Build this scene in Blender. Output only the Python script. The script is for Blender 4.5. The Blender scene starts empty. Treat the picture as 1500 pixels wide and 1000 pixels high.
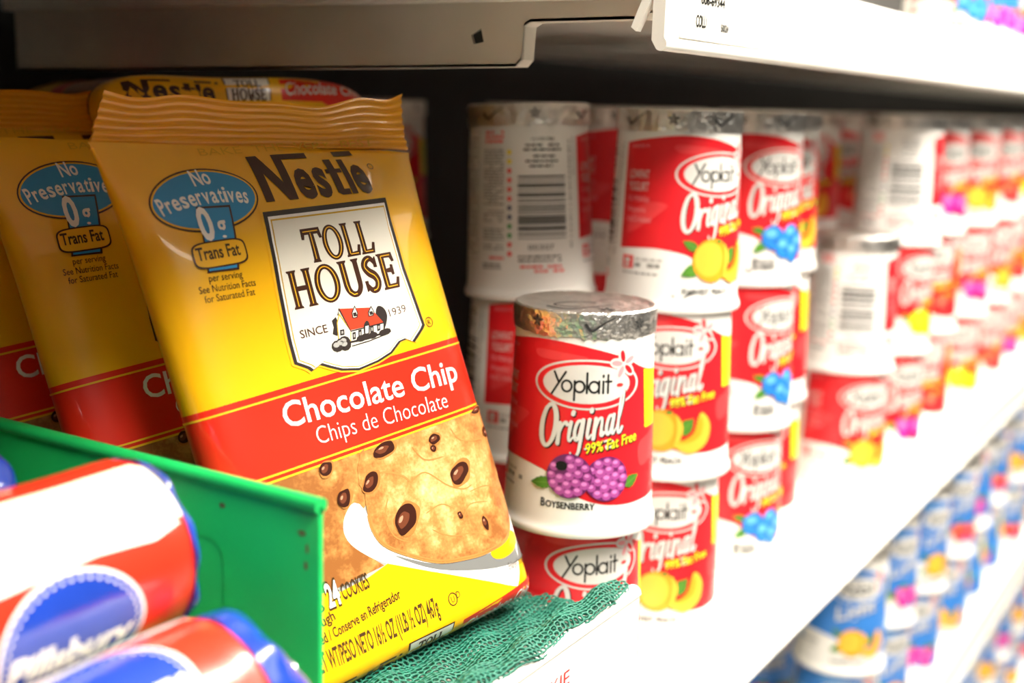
import bpy, bmesh, math, random
from mathutils import Vector, Matrix
from mathutils.geometry import tessellate_polygon
random.seed(7)
C = bpy.context.scene.collection
scene = bpy.context.scene
PI = math.pi

# ------------------------------------------------------------------ camera
cam_d = bpy.data.cameras.new('camera'); cam = bpy.data.objects.new('camera', cam_d); C.objects.link(cam)
cam_d.sensor_width = 36.0; cam_d.lens = 43.2; cam_d.clip_start = 0.02
RX = Vector((0.5326, -0.8458, 0.0294)); UPV = Vector((0.1461, 0.1262, 0.9812)); FW = Vector((0.8337, 0.5183, -0.1908))
FW.normalize(); RX = (RX - FW * RX.dot(FW)).normalized(); UPV = RX.cross(FW).normalized()
cam.matrix_world = Matrix(((RX.x, UPV.x, -FW.x, 0), (RX.y, UPV.y, -FW.y, 0), (RX.z, UPV.z, -FW.z, 0.266), (0, 0, 0, 1)))
cam_d.dof.use_dof = True; cam_d.dof.focus_distance = 0.465; cam_d.dof.aperture_fstop = 5.6
scene.camera = cam
# ------------------------------------------------------------------ view, world, lamps
scene.view_settings.view_transform = 'Standard'; scene.view_settings.look = 'None'
scene.view_settings.gamma = 1.0; scene.view_settings.use_curve_mapping = False
scene.view_settings.exposure = 0.0
w = bpy.data.worlds.new('world'); scene.world = w; w.use_nodes = True
w.node_tree.nodes['Background'].inputs[0].default_value = (1.0, 0.93, 0.83, 1)
w.node_tree.nodes['Background'].inputs[1].default_value = 0.03
def area(name, loc, target, sx, sy, power, col):
    l = bpy.data.lights.new(name, 'AREA'); l.shape = 'RECTANGLE'; l.size = sx; l.size_y = sy; l.energy = power; l.color = col
    o = bpy.data.objects.new(name, l); C.objects.link(o); o.location = loc
    o.rotation_euler = (Vector(target) - Vector(loc)).to_track_quat('-Z', 'Y').to_euler()
    return o
area('case_lamp', (1.20, -0.16, 1.25), (1.05, 0.24, 0.0), 3.5, 0.22, 185, (1.0, 0.93, 0.82))
area('aisle_lamp', (3.2, -1.40, 2.05), (1.0, 0.25, 0.0), 3.0, 1.2, 40, (1.0, 0.93, 0.82))
area('ceiling_lamp', (-0.75, -1.9, 1.75), (0.3, 0.25, 0.1), 1.2, 0.12, 4, (1.0, 0.92, 0.80))

# ------------------------------------------------------------------ materials
MATS = {}
def mat(name, col, rough=0.5, metal=0.0, coat=0.0, var=0.0, vscale=40.0, bump=0.0, bscale=200.0, spec=0.5, sss=0.0):
    m = bpy.data.materials.new(name); m.use_nodes = True; nt = m.node_tree; b = nt.nodes['Principled BSDF']
    c = (col[0], col[1], col[2], 1)
    b.inputs['Base Color'].default_value = c; b.inputs['Roughness'].default_value = rough
    b.inputs['Metallic'].default_value = metal; b.inputs['Coat Weight'].default_value = coat
    b.inputs['Coat Roughness'].default_value = 0.05 if name[:2] in ('ba', 'b_') else 0.12; b.inputs['Specular IOR Level'].default_value = spec
    if sss: b.inputs['Subsurface Weight'].default_value = sss; b.inputs['Subsurface Scale'].default_value = 0.004
    tc = nt.nodes.new('ShaderNodeTexCoord')
    if var:
        n = nt.nodes.new('ShaderNodeTexNoise'); n.inputs['Scale'].default_value = vscale; n.inputs['Detail'].default_value = 4
        nt.links.new(tc.outputs['Object'], n.inputs['Vector'])
        r = nt.nodes.new('ShaderNodeValToRGB')
        r.color_ramp.elements[0].position = 0.3; r.color_ramp.elements[1].position = 0.7
        r.color_ramp.elements[0].color = (col[0]*(1-var), col[1]*(1-var), col[2]*(1-var), 1)
        r.color_ramp.elements[1].color = (min(1, col[0]*(1+var)), min(1, col[1]*(1+var)), min(1, col[2]*(1+var)), 1)
        nt.links.new(n.outputs['Fac'], r.inputs['Fac']); nt.links.new(r.outputs['Color'], b.inputs['Base Color'])
    if bump:
        n = nt.nodes.new('ShaderNodeTexNoise'); n.inputs['Scale'].default_value = bscale; n.inputs['Detail'].default_value = 3
        nt.links.new(tc.outputs['Object'], n.inputs['Vector'])
        bp = nt.nodes.new('ShaderNodeBump'); bp.inputs['Strength'].default_value = bump; bp.inputs['Distance'].default_value = 0.002
        nt.links.new(n.outputs['Fac'], bp.inputs['Height']); nt.links.new(bp.outputs['Normal'], b.inputs['Normal'])
    MATS[name] = m
    return m
def ink(name, col, rough=0.42, coat=0.0, var=0.05): return mat(name, col, rough, coat=coat, var=var, vscale=90)
# shop fittings
mat('shelf_white', (0.80, 0.77, 0.70), 0.45, var=0.05, vscale=12)
mat('rail_white', (0.86, 0.84, 0.78), 0.35, var=0.03, vscale=18)
mat('bracket_grey', (0.66, 0.61, 0.53), 0.5, var=0.08, vscale=14, bump=0.05, bscale=300)
mat('back_dark', (0.018, 0.016, 0.014), 0.7, var=0.2, vscale=8)
mat('floor_grey', (0.45, 0.43, 0.40), 0.6, var=0.1, vscale=3)
mat('slot_dark', (0.03, 0.028, 0.025), 0.6, var=0.1)
mat('paper_tag', (0.86, 0.83, 0.74), 0.6, var=0.03)
mat('tag_edge', (0.62, 0.55, 0.40), 0.6, var=0.05)
mat('green_plastic', (0.010, 0.42, 0.095), 0.38, coat=0.0, var=0.10, vscale=25, bump=0.05, bscale=120, spec=0.3)
mat('green_scuff', (0.10, 0.11, 0.03), 0.7, var=0.3)
mat('mesh_green', (0.006, 0.125, 0.080), 0.6, var=0.18, vscale=120)
# cups
mat('cup_white', (0.84, 0.82, 0.78), 0.38, var=0.02, vscale=30, sss=0.0)
mat('foil', (0.90, 0.87, 0.82), 0.33, metal=1.0, var=0.10, vscale=160, bump=0.9, bscale=230)
mat('tag_ink', (0.01, 0.01, 0.01), 0.9, var=0.05, spec=0.05); ink('foil_print', (0.03, 0.03, 0.03))
ink('red', (0.72, 0.010, 0.018), coat=0.15); ink('red_light', (0.78, 0.045, 0.05)); ink('red_deep', (0.50, 0.006, 0.02))
ink('white', (0.64, 0.625, 0.59)); mat('black', (0.012, 0.012, 0.011), 0.7, var=0.05, spec=0.15); ink('grey', (0.30, 0.29, 0.27)); ink('greylt', (0.55, 0.53, 0.50))
ink('pink', (0.80, 0.30, 0.32)); ink('lime', (0.80, 0.78, 0.02)); ink('yellow', (0.90, 0.72, 0.01))
ink('leaf', (0.07, 0.22, 0.02), var=0.3); ink('leaf_light', (0.16, 0.36, 0.05)); ink('green_dot', (0.03, 0.30, 0.05))
ink('boysen', (0.40, 0.07, 0.30)); ink('boysen_hi', (0.72, 0.22, 0.56)); ink('boysen_dk', (0.14, 0.015, 0.11))
ink('peach', (0.88, 0.33, 0.015), var=0.12); ink('peach_hi', (0.90, 0.46, 0.04)); ink('peach_dk', (0.75, 0.24, 0.01))
ink('blueb', (0.02, 0.20, 0.62), var=0.15); ink('blueb_hi', (0.12, 0.42, 0.80)); ink('blueb_dk', (0.012, 0.10, 0.36))
ink('straw', (0.82, 0.03, 0.03)); ink('straw_hi', (0.9, 0.22, 0.12)); ink('straw_dk', (0.5, 0.01, 0.01))
ink('magenta', (0.72, 0.02, 0.28)); ink('magenta_hi', (0.85, 0.2, 0.5)); ink('magenta_dk', (0.4, 0.0, 0.16))
ink('navy', (0.02, 0.03, 0.12))
ink('blue', (0.03, 0.19, 0.58), coat=0.1); ink('blue_light', (0.10, 0.34, 0.72)); ink('sky', (0.25, 0.60, 0.85))
ink('lilac', (0.62, 0.50, 0.78))
# cookie dough bags
mat('bag_yellow', (0.88, 0.45, 0.003), 0.30, coat=0.6, var=0.03, vscale=20, bump=0.22, bscale=34)
mat('bag_yellow_bright', (0.90, 0.72, 0.003), 0.30, coat=0.6, var=0.02, vscale=20, bump=0.08, bscale=45)
mat('bag_red', (0.74, 0.022, 0.008), 0.30, coat=0.6, var=0.03, vscale=20, bump=0.08, bscale=45)
mat('bag_seal', (0.88, 0.38, 0.003), 0.30, coat=0.6, var=0.05, vscale=20, bump=0.2, bscale=50)
def bink(name, col): return mat(name, col, 0.33, coat=0.22, var=0.03, vscale=30, bump=0.16, bscale=34, spec=0.35)
bink('b_red', (0.74, 0.022, 0.008)); bink('b_brown', (0.055, 0.018, 0.008)); bink('b_cream', (0.80, 0.76, 0.66)); bink('b_gold', (0.62, 0.36, 0.02))
bink('b_white', (0.86, 0.84, 0.80)); bink('b_blue', (0.03, 0.27, 0.56)); bink('b_ink', (0.06, 0.03, 0.01)); bink('b_yellow', (0.88, 0.45, 0.003))
bink('b_roof', (0.60, 0.05, 0.02)); bink('b_dark', (0.03, 0.022, 0.02)); bink('b_choc', (0.035, 0.008, 0.004)); bink('b_choc_hi', (0.42, 0.22, 0.14)); bink('b_cookedge', (0.46, 0.20, 0.055)); bink('b_choc_mid', (0.13, 0.035, 0.015)); bink('b_crust', (0.40, 0.16, 0.04))
bink('b_grey', (0.17, 0.17, 0.165)); bink('b_greylt', (0.36, 0.355, 0.34)); bink('b_goldline', (0.85, 0.45, 0.02)); bink('b_amber', (0.72, 0.38, 0.01))
def cookie_mat(name, cx, cy, rx, ry, stops):
    m = bpy.data.materials.new(name); m.use_nodes = True; nt = m.node_tree; b = nt.nodes['Principled BSDF']
    b.inputs['Roughness'].default_value = 0.3; b.inputs['Coat Weight'].default_value = 0.4; b.inputs['Coat Roughness'].default_value = 0.12
    uv = nt.nodes.new('ShaderNodeUVMap'); uv.uv_map = 'UVMap'
    mp = nt.nodes.new('ShaderNodeMapping'); mp.vector_type = 'TEXTURE'
    mp.inputs['Location'].default_value = (cx/100, cy/100, 0); mp.inputs['Scale'].default_value = (rx/100, ry/100, 1)
    nt.links.new(uv.outputs[0], mp.inputs['Vector'])
    ln = nt.nodes.new('ShaderNodeVectorMath'); ln.operation = 'LENGTH'; nt.links.new(mp.outputs[0], ln.inputs[0])
    n = nt.nodes.new('ShaderNodeTexNoise'); n.inputs['Scale'].default_value = 14; n.inputs['Detail'].default_value = 6; n.inputs['Roughness'].default_value = 0.65
    nt.links.new(uv.outputs[0], n.inputs['Vector'])
    n2 = nt.nodes.new('ShaderNodeTexNoise'); n2.inputs['Scale'].default_value = 75; n2.inputs['Detail'].default_value = 4
    nt.links.new(uv.outputs[0], n2.inputs['Vector'])
    def mad(x, k, c):
        q = nt.nodes.new('ShaderNodeMath'); q.operation = 'MULTIPLY_ADD'; q.inputs[1].default_value = k; nt.links.new(x, q.inputs[0])
        if isinstance(c, (int, float)): q.inputs[2].default_value = c
        else: nt.links.new(c, q.inputs[2])
        return q.outputs[0]
    v = nt.nodes.new('ShaderNodeTexVoronoi'); v.feature = 'SMOOTH_F1'; v.inputs['Scale'].default_value = 16; v.inputs['Smoothness'].default_value = 0.6
    mx = nt.nodes.new('ShaderNodeVectorMath'); mx.operation = 'MULTIPLY_ADD'; mx.inputs[1].default_value = (0.07, 0.07, 0.0)
    nt.links.new(n.outputs['Color'], mx.inputs[0]); nt.links.new(uv.outputs[0], mx.inputs[2]); nt.links.new(mx.outputs[0], v.inputs['Vector'])
    t = mad(ln.outputs['Value'], 0.46, -0.62); t = mad(n.outputs['Fac'], 0.85, t); t = mad(n2.outputs['Fac'], 0.42, t); t = mad(v.outputs['Distance'], 0.42, t)
    s = nt.nodes.new('ShaderNodeMath'); s.operation = 'ADD'; s.inputs[1].default_value = 0.12; nt.links.new(t, s.inputs[0])
    r = nt.nodes.new('ShaderNodeValToRGB')
    while len(r.color_ramp.elements) < len(stops): r.color_ramp.elements.new(0.5)
    for e, (p, c) in zip(r.color_ramp.elements, stops): e.position = p; e.color = (*c, 1)
    nt.links.new(s.outputs[0], r.inputs['Fac']); nt.links.new(r.outputs[0], b.inputs['Base Color'])
    MATS[name] = m
COOK = [(0.08, (0.84, 0.60, 0.34)), (0.34, (0.70, 0.42, 0.17)), (0.58, (0.50, 0.23, 0.065)), (0.85, (0.28, 0.10, 0.025))]
# rolls
mat('roll_red', (0.74, 0.030, 0.012), 0.28, coat=0.5, var=0.03, vscale=25, bump=0.12, bscale=35)
mat('roll_cream', (0.86, 0.80, 0.62), 0.3, coat=0.4, var=0.04, vscale=20, bump=0.1, bscale=40)
mat('roll_blue', (0.012, 0.045, 0.34), 0.22, coat=0.6, var=0.10, vscale=40, bump=0.35, bscale=55)
mat('roll_white', (0.86, 0.84, 0.80), 0.3, coat=0.4, var=0.02)
mat('clip_metal', (0.6, 0.6, 0.6), 0.3, metal=1.0, var=0.1)

# ------------------------------------------------------------------ object helpers
def tag(o, label=None, cat=None, group=None, kind=None):
    if label: o['label'] = label
    if cat: o['category'] = cat
    if group: o['group'] = group
    if kind: o['kind'] = kind
    return o
def empty(name, loc=(0, 0, 0), rz=0.0):
    o = bpy.data.objects.new(name, None); C.objects.link(o); o.location = loc; o.rotation_euler = (0, 0, rz); o.empty_display_size = 0.02
    return o
def link(name, me, parent=None):
    o = bpy.data.objects.new(name, me); C.objects.link(o)
    if parent: o.parent = parent
    return o
def bm_mesh(name, bm, mats, smooth=True, angle=None):
    me = bpy.data.meshes.new(name); bm.normal_update(); bm.to_mesh(me); bm.free()
    for m in mats: me.materials.append(MATS[m])
    if smooth:
        for p in me.polygons: p.use_smooth = True
        me.set_sharp_from_angle(angle=math.radians(angle or 35))
    return me
def add_box(bm, x0, x1, y0, y1, z0, z1, bev=0.0, mi=0):
    vs = [bm.verts.new(c) for c in ((x0,y0,z0),(x1,y0,z0),(x1,y1,z0),(x0,y1,z0),(x0,y0,z1),(x1,y0,z1),(x1,y1,z1),(x0,y1,z1))]
    fs = [bm.faces.new([vs[i] for i in q]) for q in ((0,3,2,1),(4,5,6,7),(0,1,5,4),(1,2,6,5),(2,3,7,6),(3,0,4,7))]
    for f in fs: f.material_index = mi
    if bev:
        es = list({e for f in fs for e in f.edges})
        r = bmesh.ops.bevel(bm, geom=es, offset=bev, segments=3, affect='EDGES', profile=0.5)
        for f in r['faces']: f.material_index = mi
def box_obj(name, m, x0, x1, y0, y1, z0, z1, bev=0.0, parent=None):
    bm = bmesh.new(); add_box(bm, x0, x1, y0, y1, z0, z1, bev)
    return link(name, bm_mesh(name, bm, [m]), parent)
def extrude_profile(bm, prof, axis, a0, a1, mi=0):
    # prof: closed list of (p, q); axis 'x': (p,q) = (y,z), axis 'y': (p,q)=(x,z)
    def pt(a, p, q): return (a, p, q) if axis == 'x' else (p, a, q)
    n = len(prof); v0 = [bm.verts.new(pt(a0, *c)) for c in prof]; v1 = [bm.verts.new(pt(a1, *c)) for c in prof]
    for i in range(n):
        f = bm.faces.new((v0[i], v0[(i+1) % n], v1[(i+1) % n], v1[i])); f.material_index = mi
    for vs in (v0, v1):
        f = bm.faces.new(vs); f.material_index = mi
    bmesh.ops.recalc_face_normals(bm, faces=bm.faces[:])
def lathe(bm, prof, n=96, mi=0, jitter=None):
    rings = []
    for k, (r, z) in enumerate(prof):
        if r < 1e-6: rings.append([bm.verts.new((0, 0, z))]); continue
        row = []
        for i in range(n):
            a = 2*PI*i/n; rr = r + (jitter(k, i) if jitter else 0)
            row.append(bm.verts.new((rr*math.cos(a), rr*math.sin(a), z)))
        rings.append(row)
    for a, b in zip(rings, rings[1:]):
        for i in range(n):
            j = (i+1) % n
            if len(a) == 1 and len(b) == 1: continue
            if len(a) == 1: f = bm.faces.new((a[0], b[j], b[i]))
            elif len(b) == 1: f = bm.faces.new((a[i], a[j], b[0]))
            else: f = bm.faces.new((a[i], a[j], b[j], b[i]))
            f.material_index = mi

# ------------------------------------------------------------------ printed artwork: flat shapes in mm, later wrapped onto a surface
_fc = {}
def text_tris(s, bold=0.0):
    k = (s, bold)
    if k in _fc: return _fc[k]
    cu = bpy.data.curves.new('t', 'FONT'); cu.body = s; cu.size = 1.0; cu.offset = bold; cu.resolution_u = 3
    o = bpy.data.objects.new('t', cu); C.objects.link(o); bpy.context.view_layer.update()
    dg = bpy.context.evaluated_depsgraph_get(); me = o.evaluated_get(dg).to_mesh()
    vs = [(v.co.x, v.co.y) for v in me.vertices]; fs = [tuple(p.vertices) for p in me.polygons]
    o.evaluated_get(dg).to_mesh_clear(); bpy.data.objects.remove(o); bpy.data.curves.remove(cu)
    x0 = min(v[0] for v in vs); x1 = max(v[0] for v in vs)
    _fc[k] = (vs, fs, x0, x1); return _fc[k]
def ell(cx, cy, rx, ry, n=40, rot=0.0, a0=0.0, a1=2*PI):
    c, s = math.cos(rot), math.sin(rot); out = []
    m = n if abs(a1-a0-2*PI) < 1e-6 else n+1
    for i in range(m):
        a = a0 + (a1-a0)*i/n; x, y = rx*math.cos(a), ry*math.sin(a)
        out.append((cx+x*c-y*s, cy+x*s+y*c))
    return out
def spline(pts, n=6, closed=False):
    P = list(pts); out = []; N = len(P)
    for i in range(N if closed else N-1):
        if closed: p0, p1, p2, p3 = P[(i-1) % N], P[i], P[(i+1) % N], P[(i+2) % N]
        else: p0, p1, p2, p3 = P[max(i-1, 0)], P[i], P[i+1], P[min(i+2, N-1)]
        for k in range(n):
            t = k/n
            out.append(tuple(0.5*((2*p1[d]) + (-p0[d]+p2[d])*t + (2*p0[d]-5*p1[d]+4*p2[d]-p3[d])*t*t + (-p0[d]+3*p1[d]-3*p2[d]+p3[d])*t**3) for d in range(len(p1))))
    if not closed: out.append(tuple(P[-1]))
    return out
class Art:
    def __init__(s): s.items = []; s.mats = []
    def mi(s, m):
        if m not in s.mats: s.mats.append(m)
        return s.mats.index(m)
    def raw(s, vs, fs, m, L): s.items.append((vs, fs, s.mi(m), L))
    def poly(s, pts, m, L, *holes):
        loops = [pts] + list(holes)
        tri = tessellate_polygon([[Vector((p[0], p[1], 0)) for p in lp] for lp in loops])
        s.raw([p for lp in loops for p in lp], [tuple(t) for t in tri], m, L)
    def ell(s, cx, cy, rx, ry, m, L, n=36, rot=0.0): s.poly(ell(cx, cy, rx, ry, n, rot), m, L)
    def rect(s, x0, y0, x1, y1, m, L): s.poly([(x0, y0), (x1, y0), (x1, y1), (x0, y1)], m, L)
    def stroke(s, pts, wd, m, L, closed=False, cap=True):
        n = len(pts)
        W = wd if isinstance(wd, (list, tuple)) else [wd]*n
        if len(W) != n: W = [W[0] + (W[-1]-W[0])*i/(n-1) for i in range(n)]
        vs, fs = [], []
        for i in range(n):
            a = pts[(i-1) % n] if closed or i > 0 else pts[i]; b = pts[(i+1) % n] if closed or i < n-1 else pts[i]
            dx, dy = b[0]-a[0], b[1]-a[1]; l = math.hypot(dx, dy) or 1; nx, ny = -dy/l*W[i]/2, dx/l*W[i]/2
            vs += [(pts[i][0]+nx, pts[i][1]+ny), (pts[i][0]-nx, pts[i][1]-ny)]
        for i in range(n if closed else n-1):
            j = (i+1) % n; fs.append((2*i, 2*i+1, 2*j+1, 2*j))
        s.raw(vs, fs, m, L)
        if cap and not closed:
            for p, ww in ((pts[0], W[0]), (pts[-1], W[-1])):
                if ww > 0.25: s.ell(p[0], p[1], ww/2, ww/2, m, L, n=10)
    def text(s, t, p0, p1, h, m, L, bold=0.0, shear=0.0):
        # fits t between p0 and p1 (its baseline), capital height h
        vs, fs, x0, x1 = text_tris(t, bold)
        dx, dy = p1[0]-p0[0], p1[1]-p0[1]; W = math.hypot(dx, dy); ux, uy = dx/W, dy/W; k = W/(x1-x0); q = h/0.70
        out = [(p0[0]+ux*((x-x0)*k+shear*y*q)-uy*y*q, p0[1]+uy*((x-x0)*k+shear*y*q)+ux*y*q) for x, y in vs]
        s.raw(out, fs, m, L)
    def add(s, other, f):
        for vs, fs, mi, L in other.items: s.raw([f(*v) for v in vs], fs, other.mats[mi], L)
    def mesh(s, name, fmap, du=None, dv=None, smooth=True):
        bm = bmesh.new(); uvl = bm.loops.layers.uv.new('UVMap'); ll = bm.verts.layers.int.new('lay')
        for vs, fs, mi, L in s.items:
            bv = [bm.verts.new((x, y, 0)) for x, y in vs]
            for v in bv: v[ll] = L
            for f in fs:
                if len(set(f)) < 3: continue
                try: q = bm.faces.new([bv[i] for i in f])
                except ValueError: continue
                q.material_index = mi
        bmesh.ops.delete(bm, geom=[f for f in bm.faces if f.calc_area() < 1e-7], context='FACES')
        for ax, d in ((0, du), (1, dv)):
            if not d: continue
            lo = min(v.co[ax] for v in bm.verts); hi = max(v.co[ax] for v in bm.verts)
            k = math.floor(lo/d)+1
            while k*d < hi:
                co = [0, 0, 0]; no = [0, 0, 0]; co[ax] = k*d; no[ax] = 1
                fs = [f for f in bm.faces if min(v.co[ax] for v in f.verts) < k*d-1e-6 < k*d+1e-6 < max(v.co[ax] for v in f.verts)]
                if fs:
                    g = set(fs)
                    for f in fs: g.update(f.edges); g.update(f.verts)
                    bmesh.ops.bisect_plane(bm, geom=list(g), dist=1e-6, plane_co=co, plane_no=no)
                k += 1
        # keep the layer id on new verts (bisect interpolates it), face up
        for f in bm.faces:
            f.normal_update()
            if f.normal.z < 0: f.normal_flip()
            for l in f.loops: l[uvl].uv = (l.vert.co.x/100, l.vert.co.y/100)
        for v in bm.verts:
            v.co = fmap(v.co.x, v.co.y, v[ll])
        return bm_mesh(name, bm, s.mats, smooth=smooth, angle=50)
    def off(s, dx, dy):
        o = Art(); o.add(s, lambda x, y: (x+dx, y+dy)); return o

# ------------------------------------------------------------------ lettering made of strokes
def yoplait(A, f, m, L, wd):
    def S(pts, closed=False): A.stroke([f(*p) for p in pts], wd, m, L, closed=closed)
    S([(0.0, 1.55), (0.42, 0.72)]); S([(1.0, 1.6), (-0.18, -0.25)])
    S(ell(1.12, 0.48, 0.42, 0.44, 22), True)
    S([(1.78, 0.92), (1.78, -0.62)]); S(ell(2.20, 0.48, 0.42, 0.44, 22), True)
    S([(2.82, 0.0), (2.82, 1.6)])
    S(ell(3.42, 0.48, 0.42, 0.44, 22), True); S([(3.84, 0.95), (3.84, 0.0)])
    S([(4.20, 0.95), (4.20, 0.0)]); S([(4.20, 1.30), (4.20, 1.42)]); S([(4.62, 1.45), (4.62, 0.0)]); S([(4.42, 0.92), (4.92, 0.92)])
def script_original(A, f, m, L, k):
    def S(pts, w0, w1=None, n=5, closed=False):
        q = spline(pts, n, closed); w1 = w0 if w1 is None else w1; N = len(q)
        A.stroke([f(*p) for p in q], [k*(w0+(w1-w0)*i/(N-1)) for i in range(N)], m, L, closed=closed)
    o = [(0.75+0.62*math.cos(a), 0.92+0.98*math.sin(a)) for a in [2*PI*i/28 for i in range(28)]]
    A.stroke([f(*p) for p in o], [k*(0.20+0.10*abs(math.cos(2*PI*i/28-0.4))) for i in range(28)], m, L, closed=True)
    S([(0.75, 1.9), (0.3, 1.75), (0.15, 1.4)], .16, .1)
    S([(1.72, 0.98), (1.70, 0.5), (1.70, 0.0)], .2, .24); S([(1.72, 0.35), (1.88, 0.78), (2.15, 0.98), (2.32, 0.86)], .12, .22)
    S([(2.62, 0.95), (2.56, 0.3), (2.66, 0.05), (2.9, 0.22)], .22, .1); S([(2.70, 1.32), (2.72, 1.42)], .24)
    S([(3.55, 0.9), (3.2, 0.95), (3.0, 0.5), (3.15, 0.08), (3.42, 0.25), (3.56, 0.9)], .18, .2)
    S([(3.6, 0.98), (3.56, 0.0), (3.45, -0.6), (3.05, -0.78), (2.85, -0.5)], .22, .1)
    S([(4.1, 0.95), (4.04, 0.3), (4.14, 0.05), (4.36, 0.22)], .22, .1); S([(4.18, 1.32), (4.2, 1.42)], .24)
    S([(4.62, 0.95), (4.58, 0.0)], .22); S([(4.6, 0.3), (4.85, 0.85), (5.12, 0.9), (5.16, 0.4), (5.2, 0.08), (5.4, 0.2)], .12, .2)
    S([(6.1, 0.88), (5.75, 0.92), (5.58, 0.45), (5.72, 0.08), (5.98, 0.25), (6.12, 0.9)], .18, .18); S([(6.14, 0.95), (6.1, 0.25), (6.2, 0.04), (6.42, 0.25)], .2, .1)
    S([(6.5, 0.3), (6.85, 1.3), (6.88, 1.95), (6.66, 1.8), (6.60, 0.9), (6.64, 0.1), (6.85, 0.05), (7.0, 0.25)], .12, .18)
    S([(4.0, -0.42), (4.9, -0.30), (5.9, -0.22), (6.3, -0.38), (5.9, -0.62), (5.75, -0.5)], .10, .16)
def serif_glyph(ch):
    # -> (outer polygons with holes, inline strokes, advance); unit capital height
    t = 0.17
    if ch == 'T':
        return [[[(0.28, 0), (0.66, 0), (0.58, 0.06), (0.56, 0.9), (0.38, 0.9), (0.36, 0.06)]], [[(0.0, 0.70), (0.06, 0.70), (0.14, 0.86), (0.80, 0.86), (0.88, 0.70), (0.94, 0.70), (0.92, 1.0), (0.02, 1.0)]]], [[(0.45, 0.08), (0.45, 0.88)], [(0.1, 0.93), (0.84, 0.93)]], 0.96
    if ch == 'O':
        return [[ell(0.46, 0.5, 0.46, 0.52, 36), ell(0.46, 0.5, 0.29, 0.43, 36)]], [ell(0.46, 0.5, 0.375, 0.475, 30)], 0.98
    if ch == 'L':
        return [[[(0.0, 0), (0.66, 0), (0.74, 0.30), (0.68, 0.30), (0.58, 0.10), (0.28, 0.10), (0.27, 0.94), (0.36, 1.0), (0.0, 1.0), (0.09, 0.94), (0.09, 0.06)]]], [[(0.18, 0.06), (0.18, 0.95)], [(0.2, 0.05), (0.6, 0.05)]], 0.74
    if ch == 'H':
        a = [(0.0, 0), (0.36, 0), (0.28, 0.06), (0.27, 0.46), (0.65, 0.46), (0.65, 0.06), (0.57, 0), (0.92, 0), (0.84, 0.06), (0.84, 0.94), (0.92, 1.0), (0.57, 1.0), (0.65, 0.94), (0.65, 0.56), (0.27, 0.56), (0.28, 0.94), (0.36, 1.0), (0.0, 1.0), (0.09, 0.94), (0.09, 0.06)]
        return [[a]], [[(0.18, 0.04), (0.18, 0.96)], [(0.745, 0.04), (0.745, 0.96)]], 0.98
    if ch == 'U':
        o = [(0.0, 1.0), (0.36, 1.0), (0.27, 0.94)] + [(0.46+0.19*math.cos(a), 0.32+0.23*math.sin(a)) for a in [PI+PI*i/12 for i in range(13)]] + [(0.65, 0.94), (0.56, 1.0), (0.86, 1.0), (0.78, 0.94)] + [(0.435+0.345*math.cos(a), 0.34+0.36*math.sin(a)) for a in [-PI*i/14 for i in range(15)]] + [(0.09, 0.94)]
        return [[o]], [[(0.18, 0.95), (0.18, 0.34), (0.22, 0.14), (0.36, 0.04), (0.5, 0.05)]], 0.90
    if ch == 'S':
        c = spline([(0.58, 0.80), (0.42, 0.95), (0.22, 0.90), (0.13, 0.74), (0.25, 0.57), (0.45, 0.44), (0.53, 0.26), (0.43, 0.08), (0.22, 0.05), (0.06, 0.22)], 5)
        N = len(c); L, R = [], []
        for i in range(N):
            a, b = c[max(i-1, 0)], c[min(i+1, N-1)]; dx, dy = b[0]-a[0], b[1]-a[1]; l = math.hypot(dx, dy); u = i/(N-1); ww = 0.035+0.075*math.sin(PI*u)**1.2
            L.append((c[i][0]-dy/l*ww, c[i][1]+dx/l*ww)); R.append((c[i][0]+dy/l*ww, c[i][1]-dx/l*ww))
        return [[L+R[::-1]], [[(0.54, 0.68), (0.62, 0.68), (0.62, 0.98), (0.56, 0.92)]], [[(0.03, 0.03), (0.09, 0.08), (0.10, 0.33), (0.02, 0.33)]]], [c[6:-6]], 0.68
    if ch == 'E':
        a = [(0.0, 0), (0.66, 0), (0.74, 0.28), (0.68, 0.28), (0.58, 0.10), (0.28, 0.10), (0.27, 0.47), (0.48, 0.47), (0.52, 0.38), (0.57, 0.38), (0.57, 0.66), (0.52, 0.66), (0.48, 0.56), (0.27, 0.56), (0.28, 0.90), (0.55, 0.90), (0.63, 0.76), (0.69, 0.76), (0.66, 1.0), (0.0, 1.0), (0.09, 0.94), (0.09, 0.06)]
        return [[a]], [[(0.18, 0.05), (0.18, 0.95)], [(0.2, 0.05), (0.6, 0.05)], [(0.2, 0.95), (0.58, 0.95)]], 0.72
def serif_word(A, word, p0, p1, h, m, L, inline=None, gap=0.05):
    adv = []; x = 0
    for ch in word:
        g = serif_glyph(ch); adv.append((x, g)); x += g[2]+gap
    W = math.hypot(p1[0]-p0[0], p1[1]-p0[1]); k = W/(x-gap); ux, uy = (p1[0]-p0[0])/W, (p1[1]-p0[1])/W
    F = lambda gx: (lambda q: (p0[0]+ux*(gx+q[0])*k-uy*q[1]*h, p0[1]+uy*(gx+q[0])*k+ux*q[1]*h))
    for gx, (polys, inl, _) in adv:
        f = F(gx)
        for lp in polys:
            A.poly([f(q) for q in lp[0]], m, L, *[[f(q) for q in hh] for hh in lp[1:]])
            for q_ in lp: A.stroke([f(q) for q in q_], h*0.055, m, L, closed=True)
        if inline:
            for st in inl: A.stroke([f(q) for q in st], h*0.028, inline, L+1, closed=(len(st) == 30), cap=False)

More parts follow.
